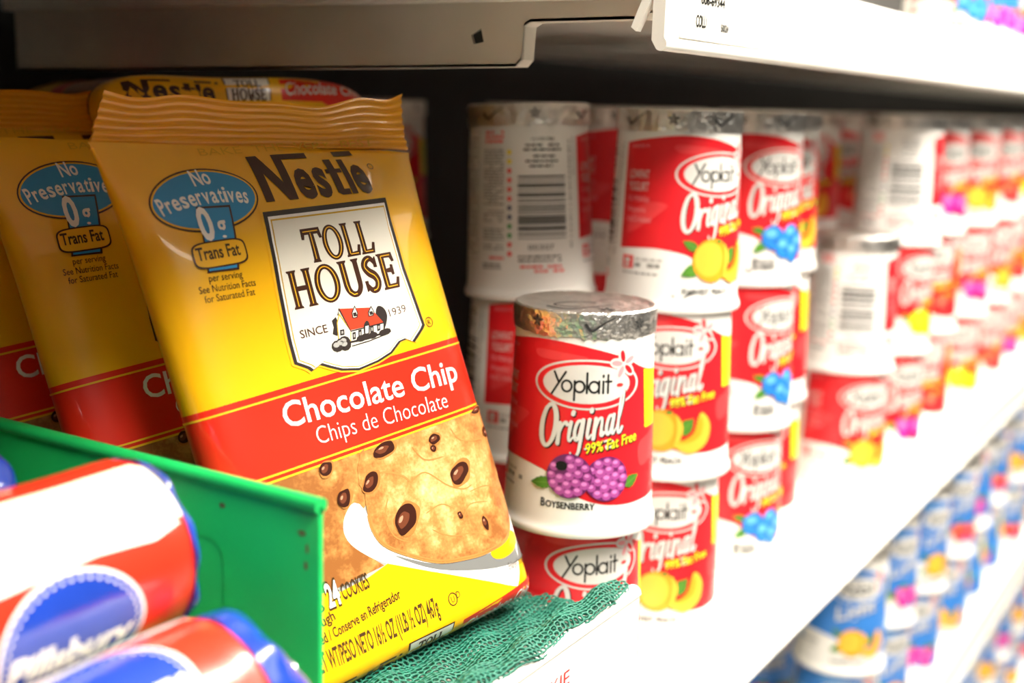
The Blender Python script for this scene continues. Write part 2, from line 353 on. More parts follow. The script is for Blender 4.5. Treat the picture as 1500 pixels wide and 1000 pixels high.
# ------------------------------------------------------------------ yogurt cups (inverted tapered tubs, foil seal on top)
R0, R1, H0, H1 = 0.0331, 0.0303, 0.008, 0.087
def wall_r(h): return R0 + (R1-R0)*(h-H0)/(H1-H0)
def cup_map(s, h, L):
    r = wall_r(h/1000) + 0.00010 + 0.00006*L; a = -PI/2 + s/32.0
    return Vector((r*math.cos(a), r*math.sin(a), h/1000))
def words(A, x0, x1, y, h, m, L, rnd, fill=0.9):
    x = x0
    while x < x1-0.6:
        wl = rnd.uniform(1.2, 4.0); xe = min(x+wl, x1)
        if rnd.random() < fill: A.rect(x, y, xe, y+h, m, L)
        x = xe+rnd.uniform(0.5, 0.8)
def leaf(A, x, y, l, wd, ang, L, m='leaf', m2='leaf_light'):
    c, s = math.cos(ang), math.sin(ang); f = lambda p, q: (x+p*c-q*s, y+p*s+q*c)
    up = [(l*t, wd*math.sin(PI*t**0.8)*(1+0.1*math.sin(t*30))) for t in [i/14 for i in range(15)]]
    dn = [(l*t, -wd*math.sin(PI*t**0.8)*(1+0.1*math.sin(t*30))) for t in [i/14 for i in range(14, 0, -1)]]
    A.poly([f(*p) for p in up+dn[1:-1]], m, L); A.stroke([f(0.5, 0), f(l*0.9, 0)], 0.25, m2, L+1, cap=False)
def berry(A, x, y, r, cols, L, rnd, hole=None):
    base, hi, dk = cols
    A.ell(x, y, r, r*1.02, dk, L, n=30)
    pts = [(0, 0)] + [(0.42*math.cos(a+0.3), 0.42*math.sin(a+0.3)) for a in [i*PI/3 for i in range(6)]] + [(0.80*math.cos(a), 0.80*math.sin(a)) for a in [i*PI/6 for i in range(12)]]
    for px, py in pts:
        if hole and math.hypot(px-hole[0], py-hole[1]) < 0.33: continue
        q = r*(0.225 if math.hypot(px, py) < 0.7 else 0.205)*rnd.uniform(0.9, 1.1); cx, cy = x+px*r*0.98, y+py*r*0.98
        A.ell(cx, cy, q, q*0.95, base, L+1, n=12); A.ell(cx-q*0.12, cy+q*0.28, q*0.58, q*0.42, hi, L+2, n=10)
    if hole: A.ell(x+hole[0]*r, y+hole[1]*r, r*0.27, r*0.22, 'black', L+2, n=14)
def fruit_art(A, kind, L, rnd):
    if kind == 'boysenberry':
        leaf(A, -11, 24, 10.5, 2.6, math.radians(188), L); leaf(A, 20, 22.5, 9.0, 2.6, math.radians(28), L)
        B = ('boysen', 'boysen_hi', 'boysen_dk'); berry(A, 11.8, 26.5, 9.6, B, L+2, rnd); berry(A, -4.0, 27.6, 9.5, B, L+5, rnd, (-0.35, 0.45))
    elif kind == 'peach':
        leaf(A, -9, 31, 9, 2.2, math.radians(150), L); leaf(A, -8, 23, 10, 3.0, math.radians(205), L); leaf(A, 7, 24, 11, 3.6, math.radians(48), L)
        A.ell(-1.5, 26.0, 10.2, 10.6, 'peach', L+2); A.ell(-3.2, 26.6, 7.6, 8.4, 'peach_hi', L+3); A.poly(spline([(5.5, 34), (8.4, 30), (8.8, 25), (6.8, 19), (4.6, 17.5), (5.8, 23), (6.0, 29)], 5, True), 'peach_hi', L+3)
        A.stroke(spline([(2.6, 35.5), (5.2, 31), (5.6, 25), (4.0, 18)], 6), [0.7, 0.3], 'peach_dk', L+4, cap=False); A.ell(2.0, 35.2, 1.8, 0.9, 'leaf', L+5, n=12)
        sl = spline([(18, 35), (23.5, 29), (22, 20), (14, 14.6), (6.5, 17), (5.5, 20.5), (10, 21.5), (14.5, 25)], 6, True)
        A.poly(sl, 'peach_hi', L+5); A.poly(spline([(17.8, 33), (19.5, 28), (17.5, 23), (11.5, 19.8), (6.2, 20.2), (10, 21.6), (14.4, 25)], 6, True), 'peach', L+6)
    elif kind == 'blueberry':
        leaf(A, -7, 25, 9, 2.6, math.radians(215), L); leaf(A, -8, 31, 8, 2.0, math.radians(165), L); leaf(A, 18, 30, 9, 2.6, math.radians(35), L)
        for x, y, r in ((10, 29.5, 6.2), (17, 24, 6.5), (-3, 28, 7.0), (4.5, 22.5, 6.4), (12, 19.5, 6.0)):
            A.ell(x, y, r, r, 'blueb_dk', L+2, n=26); A.ell(x-0.2, y+0.3, r*0.93, r*0.92, 'blueb', L+3, n=26); A.ell(x-r*0.2, y+r*0.35, r*0.5, r*0.34, 'blueb_hi', L+4, n=16)
            A.ell(x+r*0.25, y-r*0.3, r*0.25, r*0.2, 'blueb_dk', L+4, n=8)
    elif kind in ('strawberry', 'cherry'):
        c = ('straw', 'straw_hi', 'straw_dk') if kind == 'strawberry' else ('magenta', 'magenta_hi', 'magenta_dk')
        leaf(A, -8, 27, 10, 3, math.radians(170), L); leaf(A, 18, 30, 10, 3, math.radians(40), L)
        for x, y in ((-2, 26), (13, 25)):
            A.poly(spline([(x-8, y+4), (x-4, y+8.5), (x+4, y+8.5), (x+8, y+4), (x+5, y-5), (x, y-9.5), (x-5, y-5)], 5, True), c[0], L+2)
            A.ell(x-2, y+3, 3.6, 3.0, c[1], L+3, n=16)
            for k in range(5): leaf(A, x, y+8, 4.5, 1.1, math.radians(20+k*35), L+4)
    elif kind == 'pineapple':
        leaf(A, -6, 27, 12, 3, math.radians(160), L)
        A.ell(0, 26, 10.5, 9.5, 'yellow', L+2); A.ell(-1, 27, 7.0, 6.0, 'lime', L+3)
        A.poly(spline([(18, 35), (24, 28), (21, 19), (13, 14.6), (7, 17), (10, 21.5), (14.5, 25)], 6, True), 'yellow', L+4)
def flower(A, x, y, r, L):
    for k in range(5): A.ell(x+r*0.62*math.cos(0.5+k*1.2566), y+r*0.62*math.sin(0.5+k*1.2566), r*0.62, r*0.40, 'white', L, n=16, rot=0.5+k*1.2566)
    for k in range(5):
        a = 0.5+k*1.2566; A.ell(x+r*0.62*math.cos(a), y+r*0.62*math.sin(a), r*0.46, r*0.20, 'red' if k in (1, 4) else 'pink', L+1, n=14, rot=a)
def back_art(A, rnd):
    # bar code side, nutrition text, coloured dots; s runs from -106 to -51
    A.rect(-49.6, 20, -49.2, 20.4, 'white', 0)
    y = 31.0
    while y < 63.0:
        t = rnd.choice((0.5, 0.5, 0.9, 1.5)); A.rect(-84, y, -59, y+t, 'black', 1); y += t+rnd.choice((0.5, 0.9, 1.3))
    A.text('00307', (-79, 25.4), (-66, 25.4), 2.6, 'black', 1)
    A.text('GLUTEN FREE', (-77, 79.2), (-65, 79.2), 1.4, 'black', 1)
    for yy, xa, xb in ((76.4, -80, -62), (74.2, -81, -61), (71, -76, -64), (68.6, -80, -63), (66.2, -78, -66)): words(A, xa, xb, yy, 0.9, 'black', 1, rnd)
    for yy in (21.6, 19.6): words(A, -84, -62, yy, 0.9, 'black', 1, rnd)
    for yy in (16.4, 14.2): words(A, -83, -61, yy, 1.2, 'straw', 1, rnd)
    dots = ['yellow', 'yellow', 'straw', 'straw', 'straw', 'straw', 'navy', 'navy', 'green_dot', 'green_dot', 'straw', 'straw']
    for i, c in enumerate(dots): A.ell(-88.4, 73.5-i*4.55, 1.15, 1.25, c, 1, n=14)
    for yy in (82.6, 80.4, 78.2): words(A, -103, -91.5, yy, 1.3, 'straw', 1, rnd)
    yy = 74.0
    while yy > 47: words(A, -104, -91.5, yy, 0.8, 'grey', 1, rnd); yy -= 1.55
    for y0 in (44, 42.4, 40.8, 39.2, 35, 33.4, 31.8, 30.2, 27, 25.4): words(A, -104, -91.5, y0, 0.8, 'grey', 1, rnd)
    words(A, -104, -91.5, 20.5, 1.4, 'straw', 1, rnd); words(A, -104, -93, 17.4, 0.8, 'black', 1, rnd); words(A, -104, -93, 15.8, 0.8, 'black', 1, rnd)
    for yy in [26+i*2.6 for i in range(21)]: A.rect(-56.5, yy, -55.4, yy+rnd.uniform(0.9, 2.1), 'grey', 1)
    for yy in [62+i*2.2 for i in range(9)]: A.rect(-53.6, yy, -52.8, yy+rnd.uniform(0.8, 1.8), 'grey', 1)
    # text panel on the other flank
    yy = 80.0
    while yy > 22: words(A, 56, 92, yy, 0.9, 'grey', 1, rnd, 0.85); yy -= 2.3
    A.stroke([(55, 84), (93, 84), (93, 20), (55, 20)], 0.4, 'grey', 1, closed=True)
def make_label(kind, light=False):
    A = Art(); rnd = random.Random(hash(kind) % 7 + 3 if False else len(kind)*7 + (1 if light else 0))
    f1, f2, f3 = ('blue', 'blue_light', 'blue_light') if light else ('red', 'red_light', 'red_deep')
    red = spline([(-50, 81), (-35, 83.4), (-20, 85), (-6, 84.2), (8, 81.5), (20, 77.8), (30, 73.2), (40, 71), (50, 70)], 5) + spline([(50, 15), (38, 14.7), (19, 14.3), (6, 16.2), (-5, 21), (-14, 28.2), (-28, 31), (-40, 30.8), (-50, 30)], 5)
    A.poly(red, f1, 0)
    A.poly(spline([(-44, 47), (-34, 53), (-25, 52), (-30, 47), (-40, 40), (-46, 38)], 6, True), f2, 1)
    A.poly(spline([(-22, 80.5), (-8, 80), (2, 78.5), (-4, 76.8), (-20, 77)], 6, True), f2, 1)
    A.poly(spline([(29, 40), (40, 44), (47, 52), (48, 40), (40, 32), (30, 30)], 6, True), f2, 1)
    # logo oval
    A.ell(2.4, 67, 24.6, 10.8, 'white', 2, n=56); A.ell(2.4, 67, 23.4, 9.9, f1, 3, n=56); A.ell(2.0, 67.2, 19.9, 8.3, 'white', 4, n=56)
    x0, x1, yb = -12.5, 13.6, 63.6
    sc = (x1-x0)/5.1
    yoplait(A, lambda x, y: (x0+x*sc, yb+y*5.3), 'black', 5, 0.95)
    flower(A, 18.6, 75.6, 5.6, 5); A.ell(16.8, 66.8, 1.7, 0.8, 'straw', 6, n=14)
    # script line, white over its dark shadow
    ang = math.radians(11.5); ca, sa = math.cos(ang), math.sin(ang)
    def fs(dx, dy): return lambda x, y: (-18.6+dx+(x*5.35+y*2.6)*ca-y*8.9*sa, 39.5+dy+(x*5.35+y*2.6)*sa*0.93+y*8.9*ca)
    if light:
        A.text('Light', (-14, 42), (16, 50), 10, 'navy', 5, 0.02, 0.3); A.text('Light', (-14.6, 42.5), (15.4, 50.5), 10, 'white', 6, 0.02, 0.3)
    else:
        script_original(A, fs(0.55, -0.45), 'black', 5, 8.0); script_original(A, fs(0, 0), 'white', 6, 7.6)
        A.text('99% Fat Free', (2.6, 37.1), (26.7, 41.6), 4.4, 'black', 7, 0.03, 0.2); A.text('99% Fat Free', (2.2, 37.5), (26.3, 42.0), 4.4, 'lime', 8, 0.015, 0.2)
    fruit_art(A, kind, 9, rnd)
    names = {'boysenberry': [('BOYSENBERRY', -16, 7.2, 13.0)], 'peach': [('HARVEST PEACH', -16, 9, 9.4)], 'blueberry': [('MOUNTAIN', -14, -1, 13.2), ('BLUEBERRY', -14, 0.5, 10.0)]}
    for t, xa, xb, yy in names.get(kind, []):
        A.text(t[0], (xa, yy), (xa+2.0, yy), 3.6, 'black', 2, 0.025); A.text(t[1:], (xa+2.25, yy), (xb, yy), 2.8, 'black', 2, 0.025)
    # left column of small print
    A.text('GRADE A', (-46.6, 78.4), (-36, 79), 1.6, 'pink', 1)
    if not light:
        A.text('LOWFAT', (-47, 64), (-35, 64), 4.2, 'white', 2); A.text('YOGURT', (-47, 58.2), (-35, 58.2), 4.2, 'white', 2)
        for t, yy, xb in (('1% Milkfat', 53, -34.4), ('Vitamins', 48, -36), ('A & D Added', 43.2, -33)): A.text(t, (-47, yy), (xb, yy), 2.7, 'pink', 2)
    else:
        for yy in (64, 58, 52, 46): words(A, -47, -33, yy, 2.0, 'sky', 2, rnd)
    A.rect(-47.5, 20.5, -41, 26.8, f2, 1); A.ell(-44.5, 24.4, 1.8, 1.3, 'white', 2, n=12); A.rect(-46.5, 21.4, -43, 22.6, 'white', 2)
    words(A, -40, -26, 24.6, 1.5, 'greylt', 1, rnd); words(A, -40, -27, 21.6, 1.9, 'grey', 1, rnd); words(A, -47, -28, 18.0, 0.9, 'grey', 1, rnd)
    A.poly([(31.5, 72)]+[(44, 70.6), (44, 46), (33, 46)], 'yellow', 3)
    for i in range(9): A.rect(36.4, 48.5+i*2.3, 38.0, 49.9+i*2.3, 'leaf', 4)
    back_art(A, rnd)
    return A.mesh('label', cup_map, du=2.0)
def make_cup_body():
    bm = bmesh.new(); mm = 0.001
    prof = [(0, 13.6), (32.0, 13.6), (32.2, 13.0), (32.5, 0.4), (33.0, 0.0), (34.2, 0.2), (34.6, 1.0), (34.6, 2.6), (34.2, 3.6), (33.7, 4.4), (33.35, 6.0), (33.1, 8.0)]
    prof += [(wall_r(h/1000)*1000, h) for h in (20, 32, 44, 56, 68, 80, 86)] + [(30.2, 88.2), (29.8, 92), (0, 92)]
    lathe(bm, [(r*mm, z*mm) for r, z in prof], 96)
    bmesh.ops.recalc_face_normals(bm, faces=bm.faces[:])
    return bm_mesh('cup_body', bm, ['cup_white'])
def make_foil(seed):
    rnd = random.Random(seed); n = 120
    ph = [rnd.uniform(0, 1) for _ in range(n)]; low = [rnd.uniform(-0.6, 0.6) for _ in range(n)]
    prof = [(31.0, 86.6), (31.3, 89), (31.2, 92), (31.4, 95), (31.2, 96.8), (30.2, 97.5), (28.6, 97.2), (27.8, 96.7), (18, 96.8), (8, 96.8), (0, 96.8)]
    bm = bmesh.new()
    def jit(k, i): return 0.001*((ph[i]-0.5)*(0.55 if k < 4 else 0.15) + 0.14*math.sin(i*2.1+k)) if k < 7 else 0
    lathe(bm, [(r*0.001, z*0.001) for r, z in prof], n, 0, jit)
    for i, v in enumerate(bm.verts[:n] if False else list(bm.verts)[:n]): v.co.z += 0.001*low[i]
    bmesh.ops.recalc_face_normals(bm, faces=bm.faces[:])
    # print on the foil: small dark marks round the rim and on top
    A = Art(); q = random.Random(seed+50)
    for k in range(8):
        x = -95+k*24+q.uniform(-4, 4)
        if k % 2: flower_dark(A, x, 92.5, 2.6)
        else: A.stroke(spline([(x-4, 92.5), (x-1.5, 90), (x+3, 93), (x+8, 95.6)], 5), [1.4, 0.3], 'foil_print', 0)
    me = bpy.data.meshes.new('tmp')
    side = A.mesh('s', lambda s, h, L: Vector(((0.03175)*math.cos(-PI/2+s/31.0), 0.03175*math.sin(-PI/2+s/31.0), h*0.001)), du=2.0)
    T = Art()
    T.stroke(ell(-4, -6, 10, 6, 30, 0.4, 0.3, 4.6), 1.1, 'foil_print', 0); T.stroke(spline([(-16, -14), (-8, -19), (2, -13), (12, -4)], 6), [2.2, 0.4], 'foil_print', 0)
    flower_dark(T, 9, -17, 4.0); T.text('YOGURT', (2, -3), (20, -5), 3.0, 'foil_print', 0) if False else None
    T.stroke(spline([(6, 8), (12, 12), (18, 8)], 5), [0.8, 0.3], 'foil_print', 0)
    top = T.mesh('s2', lambda x, y, L: Vector((x*0.001, y*0.001, 0.09705)))
    for me2 in (side, top):
        b2 = bmesh.new(); b2.from_mesh(me2)
        for f in b2.faces: f.material_index = 1
        b2.to_mesh(me2); b2.free(); bm.from_mesh(me2)
    return bm_mesh('foil_lid', bm, ['foil', 'foil_print'])
def flower_dark(A, x, y, r):
    for k in range(5):
        a = 0.3+k*1.2566; A.ell(x+r*0.6*math.cos(a), y+r*0.6*math.sin(a), r*0.45, r*0.2, 'foil_print', 0, n=10, rot=a)

CUP_BODY = make_cup_body(); FOILS = [make_foil(3), make_foil(8), make_foil(15)]
LABELS = {}
def label_mesh(kind, light):
    k = (kind, light)
    if k not in LABELS: LABELS[k] = make_label(kind, light)
    return LABELS[k]
NCUP = [0]
def cup(kind, x, y, z, off, label, group=None, light=False, tilt=(0, 0)):
    rz = math.atan2(-y, -x) + math.radians(off) + PI/2
    t = empty('yogurt_cup', (x, y, z), rz)
    t.rotation_euler = Matrix.Rotation(rz, 3, 'Z').to_euler() if tilt == (0, 0) else (Matrix.Rotation(tilt[1], 3, Vector((math.cos(tilt[0]), math.sin(tilt[0]), 0))) @ Matrix.Rotation(rz, 3, 'Z')).to_euler()
    tag(t, label, 'yogurt cup', group)
    link('cup_body', CUP_BODY, t); link('foil_lid', FOILS[NCUP[0] % 3], t); link('label', label_mesh(kind, light), t); NCUP[0] += 1
    return t
SH = 0.084
def ordw(i): return ['first', 'second', 'third', 'fourth', 'fifth', 'sixth', 'seventh', 'eighth', 'ninth', 'tenth', 'eleventh', 'twelfth'][i]
TIER = ['bottom', 'middle', 'top']

# ------------------------------------------------------------------ the shop fittings
YF = 0.205; XE = 0.437; XFAR = 4.2
def shelf_unit(name, label, x0, x1, z, yb, zlow, rail_top, deck_t=0.016):
    t = empty(name, ((x0+x1)/2, YF, z)); tag(t, label, 'shelf')
    L = t.location
    bm = bmesh.new(); add_box(bm, x0-L.x, x1-L.x, YF+0.006-L.y, yb-L.y, z-deck_t-L.z, z-L.z, 0.0008)
    link('deck', bm_mesh('deck', bm, ['shelf_white']), t)
    # price rail: flat face with a rounded bead along the top and the bottom
    pr = []
    zt, zb = rail_top-L.z, zlow-L.z; y = YF-L.y
    pr += [(y+0.0035+0.0035*math.cos(a), zt-0.0035+0.0035*math.sin(a)) for a in [i*PI/8 for i in range(0, 9)]]
    pr += [(y+0.0008, zt-0.0045), (y+0.0008, zb+0.0050)]
    pr += [(y+0.0022+0.0026*math.cos(a), zb+0.0026+0.0026*math.sin(a)) for a in [PI*0.75+i*PI/8 for i in range(0, 9)]]
    pr += [(y+0.0060, zb+0.004), (y+0.0060, zt-0.0035)]
    bm = bmesh.new(); extrude_profile(bm, pr, 'x', x0-L.x-0.0, x1-L.x)
    link('price_rail', bm_mesh('price_rail', bm, ['rail_white']), t)
    return t
upper = shelf_unit('shelf', 'upper white shelf with tagged price rail above the red yogurt stacks', XE-0.004, XFAR, 0.3225, 0.60, 0.2868, 0.3245)
main = shelf_unit('shelf', 'glaring white shelf carrying the red yogurt stacks', XE+0.002, XFAR, 0.0, 0.60, -0.0275, 0.0035)
low = shelf_unit('shelf', 'lower white shelf carrying the blue yogurt cups', XE+0.002, XFAR, -0.226, 0.60, -0.2635, -0.2225)
floor_shelf = shelf_unit('shelf', 'lowest shelf at the bottom right corner under the blue cups', XE+0.002, XFAR, -0.452, 0.60, -0.489, -0.4485)
left = shelf_unit('shelf', 'raised white shelf under the green netting and cookie dough bags', -0.25, XE, 0.0535, 0.60, 0.016, 0.0715)
# end bracket of the upper shelf: pressed sheet metal with a stepped lower edge and a slot
bm = bmesh.new(); xb = 0.441
prof = [(0.2165, 0.3045), (0.2165, 0.3015), (0.2195, 0.2992), (0.2700, 0.2985), (0.2730, 0.2968), (0.2738, 0.2835), (0.2766, 0.2806), (0.349, 0.2792), (0.600, 0.2755), (0.600, 0.3065), (0.2165, 0.3065)]
outer = prof
hole = [(0.2925, 0.2905), (0.2975, 0.2895), (0.2990, 0.2935), (0.2940, 0.2960)]
tri = tessellate_polygon([[Vector((p[0], p[1], 0)) for p in lp] for lp in (outer, hole)])
allp = outer + hole
for x in (xb, xb+0.0016):
    vs = [bm.verts.new((x-xb, p[0]-0.4, p[1]-0.2755)) for p in allp]
    for q in tri: bm.faces.new([vs[i] for i in q])
    if x == xb: va = vs
    else: vb = vs
for base, n in ((0, len(outer)), (len(outer), len(hole))):
    for i in range(n):
        bm.faces.new((va[base+i], va[base+(i+1) % n], vb[base+(i+1) % n], vb[base+i]))
bmesh.ops.recalc_face_normals(bm, faces=bm.faces[:])
br = empty('shelf_bracket', (xb, 0.4, 0.2755)); tag(br, 'grey pressed metal bracket at the end of the upper shelf', 'bracket')
link('bracket_plate', bm_mesh('bracket_plate', bm, ['bracket_grey'], angle=25), br)
bm = bmesh.new()
rim = [(p[0]-0.4, p[1]-0.2755) for p in prof[1:9]]
for a, b in zip(rim, rim[1:]):   # folded flange along the lower edge
    v = [bm.verts.new((x, p[0], p[1]+dz)) for x, dz in ((0.0, 0.0), (0.010, 0.0), (0.010, 0.0012), (0.0, 0.0012)) for p in (a, b)]
    for i in range(4):
        j = (i+1) % 4; bm.faces.new((v[2*i], v[2*i+1], v[2*j+1], v[2*j]))
bmesh.ops.recalc_face_normals(bm, faces=bm.faces[:])
link('flange', bm_mesh('flange', bm, ['bracket_grey']), br)
bm = bmesh.new(); add_box(bm, 0.0018, 0.003, -0.112, -0.098, 0.0125, 0.0225)
link('slot_back', bm_mesh('slot_back', bm, ['slot_dark']), br)
# hook by which the price rail clips to its shelf end
bm = bmesh.new(); extrude_profile(bm, [(-0.002, 0.0), (0.004, -0.012), (0.0062, -0.0105), (0.0015, 0.001)], 'x', 0, 0.004)
hk = link('rail_clip', bm_mesh('rail_clip', bm, ['rail_white']), upper); hk.location = (XE-0.0045-upper.location.x, 0.0085, -0.0165)
# cabinet
def struct(name, m, *b):
    o = box_obj(name, m, *b); o['kind'] = 'structure'; return o
struct('wall_back', 'back_dark', -0.3, XFAR, 0.605, 0.625, -0.9, 1.2)
struct('floor', 'floor_grey', -1.6, 4.0, -3.0, 0.65, -0.94, -0.90)
struct('wall_right', 'shelf_white', XFAR+0.002, XFAR+0.02, 0.205, 0.604, -0.9, 1.2)
o = box_obj('shelf', 'bracket_grey', -0.25, XE-0.006, 0.205, 0.602, 0.318, 0.334, 0.001); tag(o, 'shelf slab added over the cookie dough bags to shade them', 'shelf')  # mostly unseen slab, added low and forward to shade the bags and interior
# price tags in the upper rail
def price_tag(x0, x1, label, texts):
    t = empty('price_tag', (x0, YF+0.0005, 0.291)); tag(t, label, 'price tag', 'paper price tags in the upper rail')
    bm = bmesh.new(); add_box(bm, 0, x1-x0, -0.0002, 0.0006, 0.0015, 0.0275); link('paper', bm_mesh('paper', bm, ['paper_tag'], smooth=False), t)
    if texts:
        A = Art()
        for s, a, b, yy, h in texts: A.text(s, (a, yy), (b, yy), h, 'tag_ink', 0, 0.03)
        link('printing', A.mesh('printing', lambda x, y, L: Vector((x/1000, -0.0004, y/1000)), smooth=False), t)
    bm = bmesh.new(); add_box(bm, x1-x0-0.0012, x1-x0, -0.0004, -0.00022, 0.0015, 0.0275); link('tag_edge', bm_mesh('tag_edge', bm, ['tag_edge'], smooth=False), t)
price_tag(0.446, 0.560, 'paper price tag at the near end of the upper rail, printed COLU', [('COLU', 14, 24, 6.5, 4.6), ('006-69344', 18, 42, 15.5, 3.6), ('50024', 39, 47, 6.0, 3.0)])
xs = [0.565, 0.690, 0.792, 0.905, 1.04, 1.19]
for i, (a, b) in enumerate(zip(xs, xs[1:])): price_tag(a, b-0.004, 'blank cream price tag, %s along the upper rail after the printed one' % ordw(i), None)
t = empty('shelf_tag', (0.30, YF+0.0005, 0.03)); tag(t, 'paper tag with red lettering on the rail below the green netting', 'price tag')
bm = bmesh.new(); add_box(bm, 0, 0.122, -0.0002, 0.0006, 0.0, 0.030); link('paper', bm_mesh('paper', bm, ['paper_tag'], smooth=False), t)
A = Art(); A.text('COOKIE', (38, 22.5), (78, 22.5), 6.0, 'straw', 0); link('printing', A.mesh('printing', lambda x, y, L: Vector((x/1000, -0.0004, y/1000)), smooth=False), t)

# ------------------------------------------------------------------ cookie dough bags
BA, BB = 63.0, 14.0
NX = 5.0
tab = []
_N = 600
_pts = [(BA*math.copysign(abs(math.sin(a))**(2/NX), math.sin(a)), BB*math.copysign(abs(math.cos(a))**(2/2.6), math.cos(a))) for a in [PI*i/_N for i in range(_N+1)]]
_cum = [0.0]
for a, b in zip(_pts, _pts[1:]): _cum.append(_cum[-1]+math.hypot(b[0]-a[0], b[1]-a[1]))
HALF = _cum[-1]
import bisect as _bis
def sect(s):
    sg = 1 if s >= 0 else -1; q = min(abs(s), HALF); i = min(max(_bis.bisect_left(_cum, q), 1), _N)
    t = (q-_cum[i-1])/max(_cum[i]-_cum[i-1], 1e-9); p, r = _pts[i-1], _pts[i]
    return sg*(p[0]+(r[0]-p[0])*t)/BA, (p[1]+(r[1]-p[1])*t)/BB
VB = -113.0; VTOP = 79.0; VE = 9.0; VK = 11.7
def bag_pt(s, v, L=0):
    cx, cy = sect(s)
    if v < VB:
        ph = min((VB-v)/VK, PI*0.62); vv = VB-VE*math.sin(ph); b = BB*math.cos(ph); a = BA-1.5*(1-math.cos(ph))
    else:
        vv = v; tt = min(max((VTOP-v)/46.0, 0), 1); b = 1.3+(BB-1.3)*(1-(1-tt)**2.2); a = BA+5.0*(1-tt)**2.0-1.0*math.sin(PI*min((v-VB)/172, 1))
    y = b*cy + (0.12+0.06*L)*(1 if cy >= 0 else -1)*(abs(cy)**0.3)
    x = a*cx + (0.12+0.06*L)*(1 if cx >= 0 else -1)*(abs(cx)**12)
    # soft waves of the film, gathered under the top seal
    g = max(0.0, 1-(VTOP-v)/60.0) if v > 4 else 0.0
    wv = g*g*(0.9*math.sin(x*0.055+0.6)+0.5*math.sin(x*0.13+1.0)) + 0.35*math.sin(v*0.06+x*0.045)+0.3*math.sin(x*0.09-v*0.05)
    vv -= 0.125*x*max(0.0, (v-40)/35.0)**2
    return (x, vv, y-BB+wv*(0.5+0.5*cy))
def seal_pt(x, v, side, bend=0.0):
    u = (v-VTOP)/18.5
    g = 1.0
    wv = 0.9*math.sin(x*0.055+0.6)+0.5*math.sin(x*0.13+1.0)
    rid = 0.45*math.sin(v*2*PI/2.7+0.25*math.sin(x*0.07)) + 0.2*math.sin(x*0.21+v*0.5) + u*1.6*math.sin(x*0.05+1.2)
    y = -BB + wv + side*0.7 + rid + u*u*3.5
    yy = v - 4.0*math.exp(-((x-14)/22.0)**2)*u + 4.2*math.exp(-((x-70)/7.0)**2)*u*u + 0.9*math.sin(x*0.16)*u - 0.125*x*(1-0.1*u)
    yy -= bend*u*14.0; y -= bend*30.0*max(u, 0.0)**1.3
    xl = 11.0*max(u, 0.0)*max(0.0, -x/70.0)**3 + 4.0*max(u, 0.0)**2*max(0.0, x/70.0)**6
    return (x*(1.0+0.003*math.sin(v*1.1))+xl, yy, y)
def bag_a(v):
    tt = min(max((VTOP-v)/46.0, 0), 1)
    return BA+5.0*(1-tt)**2.0-1.0*math.sin(PI*min(max((v-VB)/172, 0), 1))
def to3(p): return Vector((p[0]/1000, -p[2]/1000, p[1]/1000))     # local frame: x width, z up the bag, -y out of the front
V_RED1, V_RED0, V_PIC0 = -10.6, -41.5, -108.0
def make_pouch():
    bm = bmesh.new()
    svals = []; k = int(HALF//4)
    svals = [i*4.0 for i in range(-k, k+1)]
    vv = [VB-VK*PI/2+0.01, VB-VK*PI/2+1.2]
    q = -128.0
    while q < V_RED0-1: vv.append(q); q += 4.0
    vv += [V_RED0]; q = math.ceil(V_RED0/4)*4.0
    while q < V_RED1: vv.append(q); q += 4.0
    vv += [V_RED1]; q = math.ceil(V_RED1/4)*4.0
    while q < VTOP-0.1: vv.append(q); q += 4.0
    vv.append(VTOP)
    rows = [[bm.verts.new(to3(bag_pt(s, v, -2))) for s in svals] for v in vv]
    n = len(svals)
    for a, b, v0, v1 in zip(rows, rows[1:], vv, vv[1:]):
        vm = (v0+v1)/2; mi = 1 if V_RED0 < vm < V_RED1 else (0 if vm > V_RED1 else 2)
        for i in range(n):
            f = bm.faces.new((a[i], a[(i+1) % n], b[(i+1) % n], b[i])); f.material_index = mi
    f = bm.faces.new(rows[0][::-1]); f.material_index = 2; bm.faces.new(rows[-1])
    bmesh.ops.recalc_face_normals(bm, faces=bm.faces[:])
    return bm_mesh('pouch', bm, ['bag_yellow', 'bag_red', 'bag_yellow'], angle=60)
def make_seal(bend=0.0):
    bm = bmesh.new(); xs = [-68+i*1.92 for i in range(72)]; vs = [VTOP-0.6+i*0.48 for i in range(41)]
    grid = {}
    for sd in (1, -1):
        grid[sd] = [[bm.verts.new(to3(seal_pt(x, v, sd, bend))) for x in xs] for v in vs]
        for j in range(len(vs)-1):
            for i in range(len(xs)-1):
                bm.faces.new((grid[sd][j][i], grid[sd][j][i+1], grid[sd][j+1][i+1], grid[sd][j+1][i]))
    A, B = grid[1], grid[-1]; m = len(xs)-1; t = len(vs)-1
    for i in range(m):
        bm.faces.new((A[t][i], A[t][i+1], B[t][i+1], B[t][i])); bm.faces.new((A[0][i], A[0][i+1], B[0][i+1], B[0][i]))
    for j in range(t):
        bm.faces.new((A[j][0], A[j+1][0], B[j+1][0], B[j][0])); bm.faces.new((A[j][m], A[j+1][m], B[j+1][m], B[j][m]))
    bmesh.ops.recalc_face_normals(bm, faces=bm.faces[:])
    return bm_mesh('top_seal', bm, ['bag_seal'], angle=70)
def lerp(a, b, t): return (a[0]+(b[0]-a[0])*t, a[1]+(b[1]-a[1])*t)
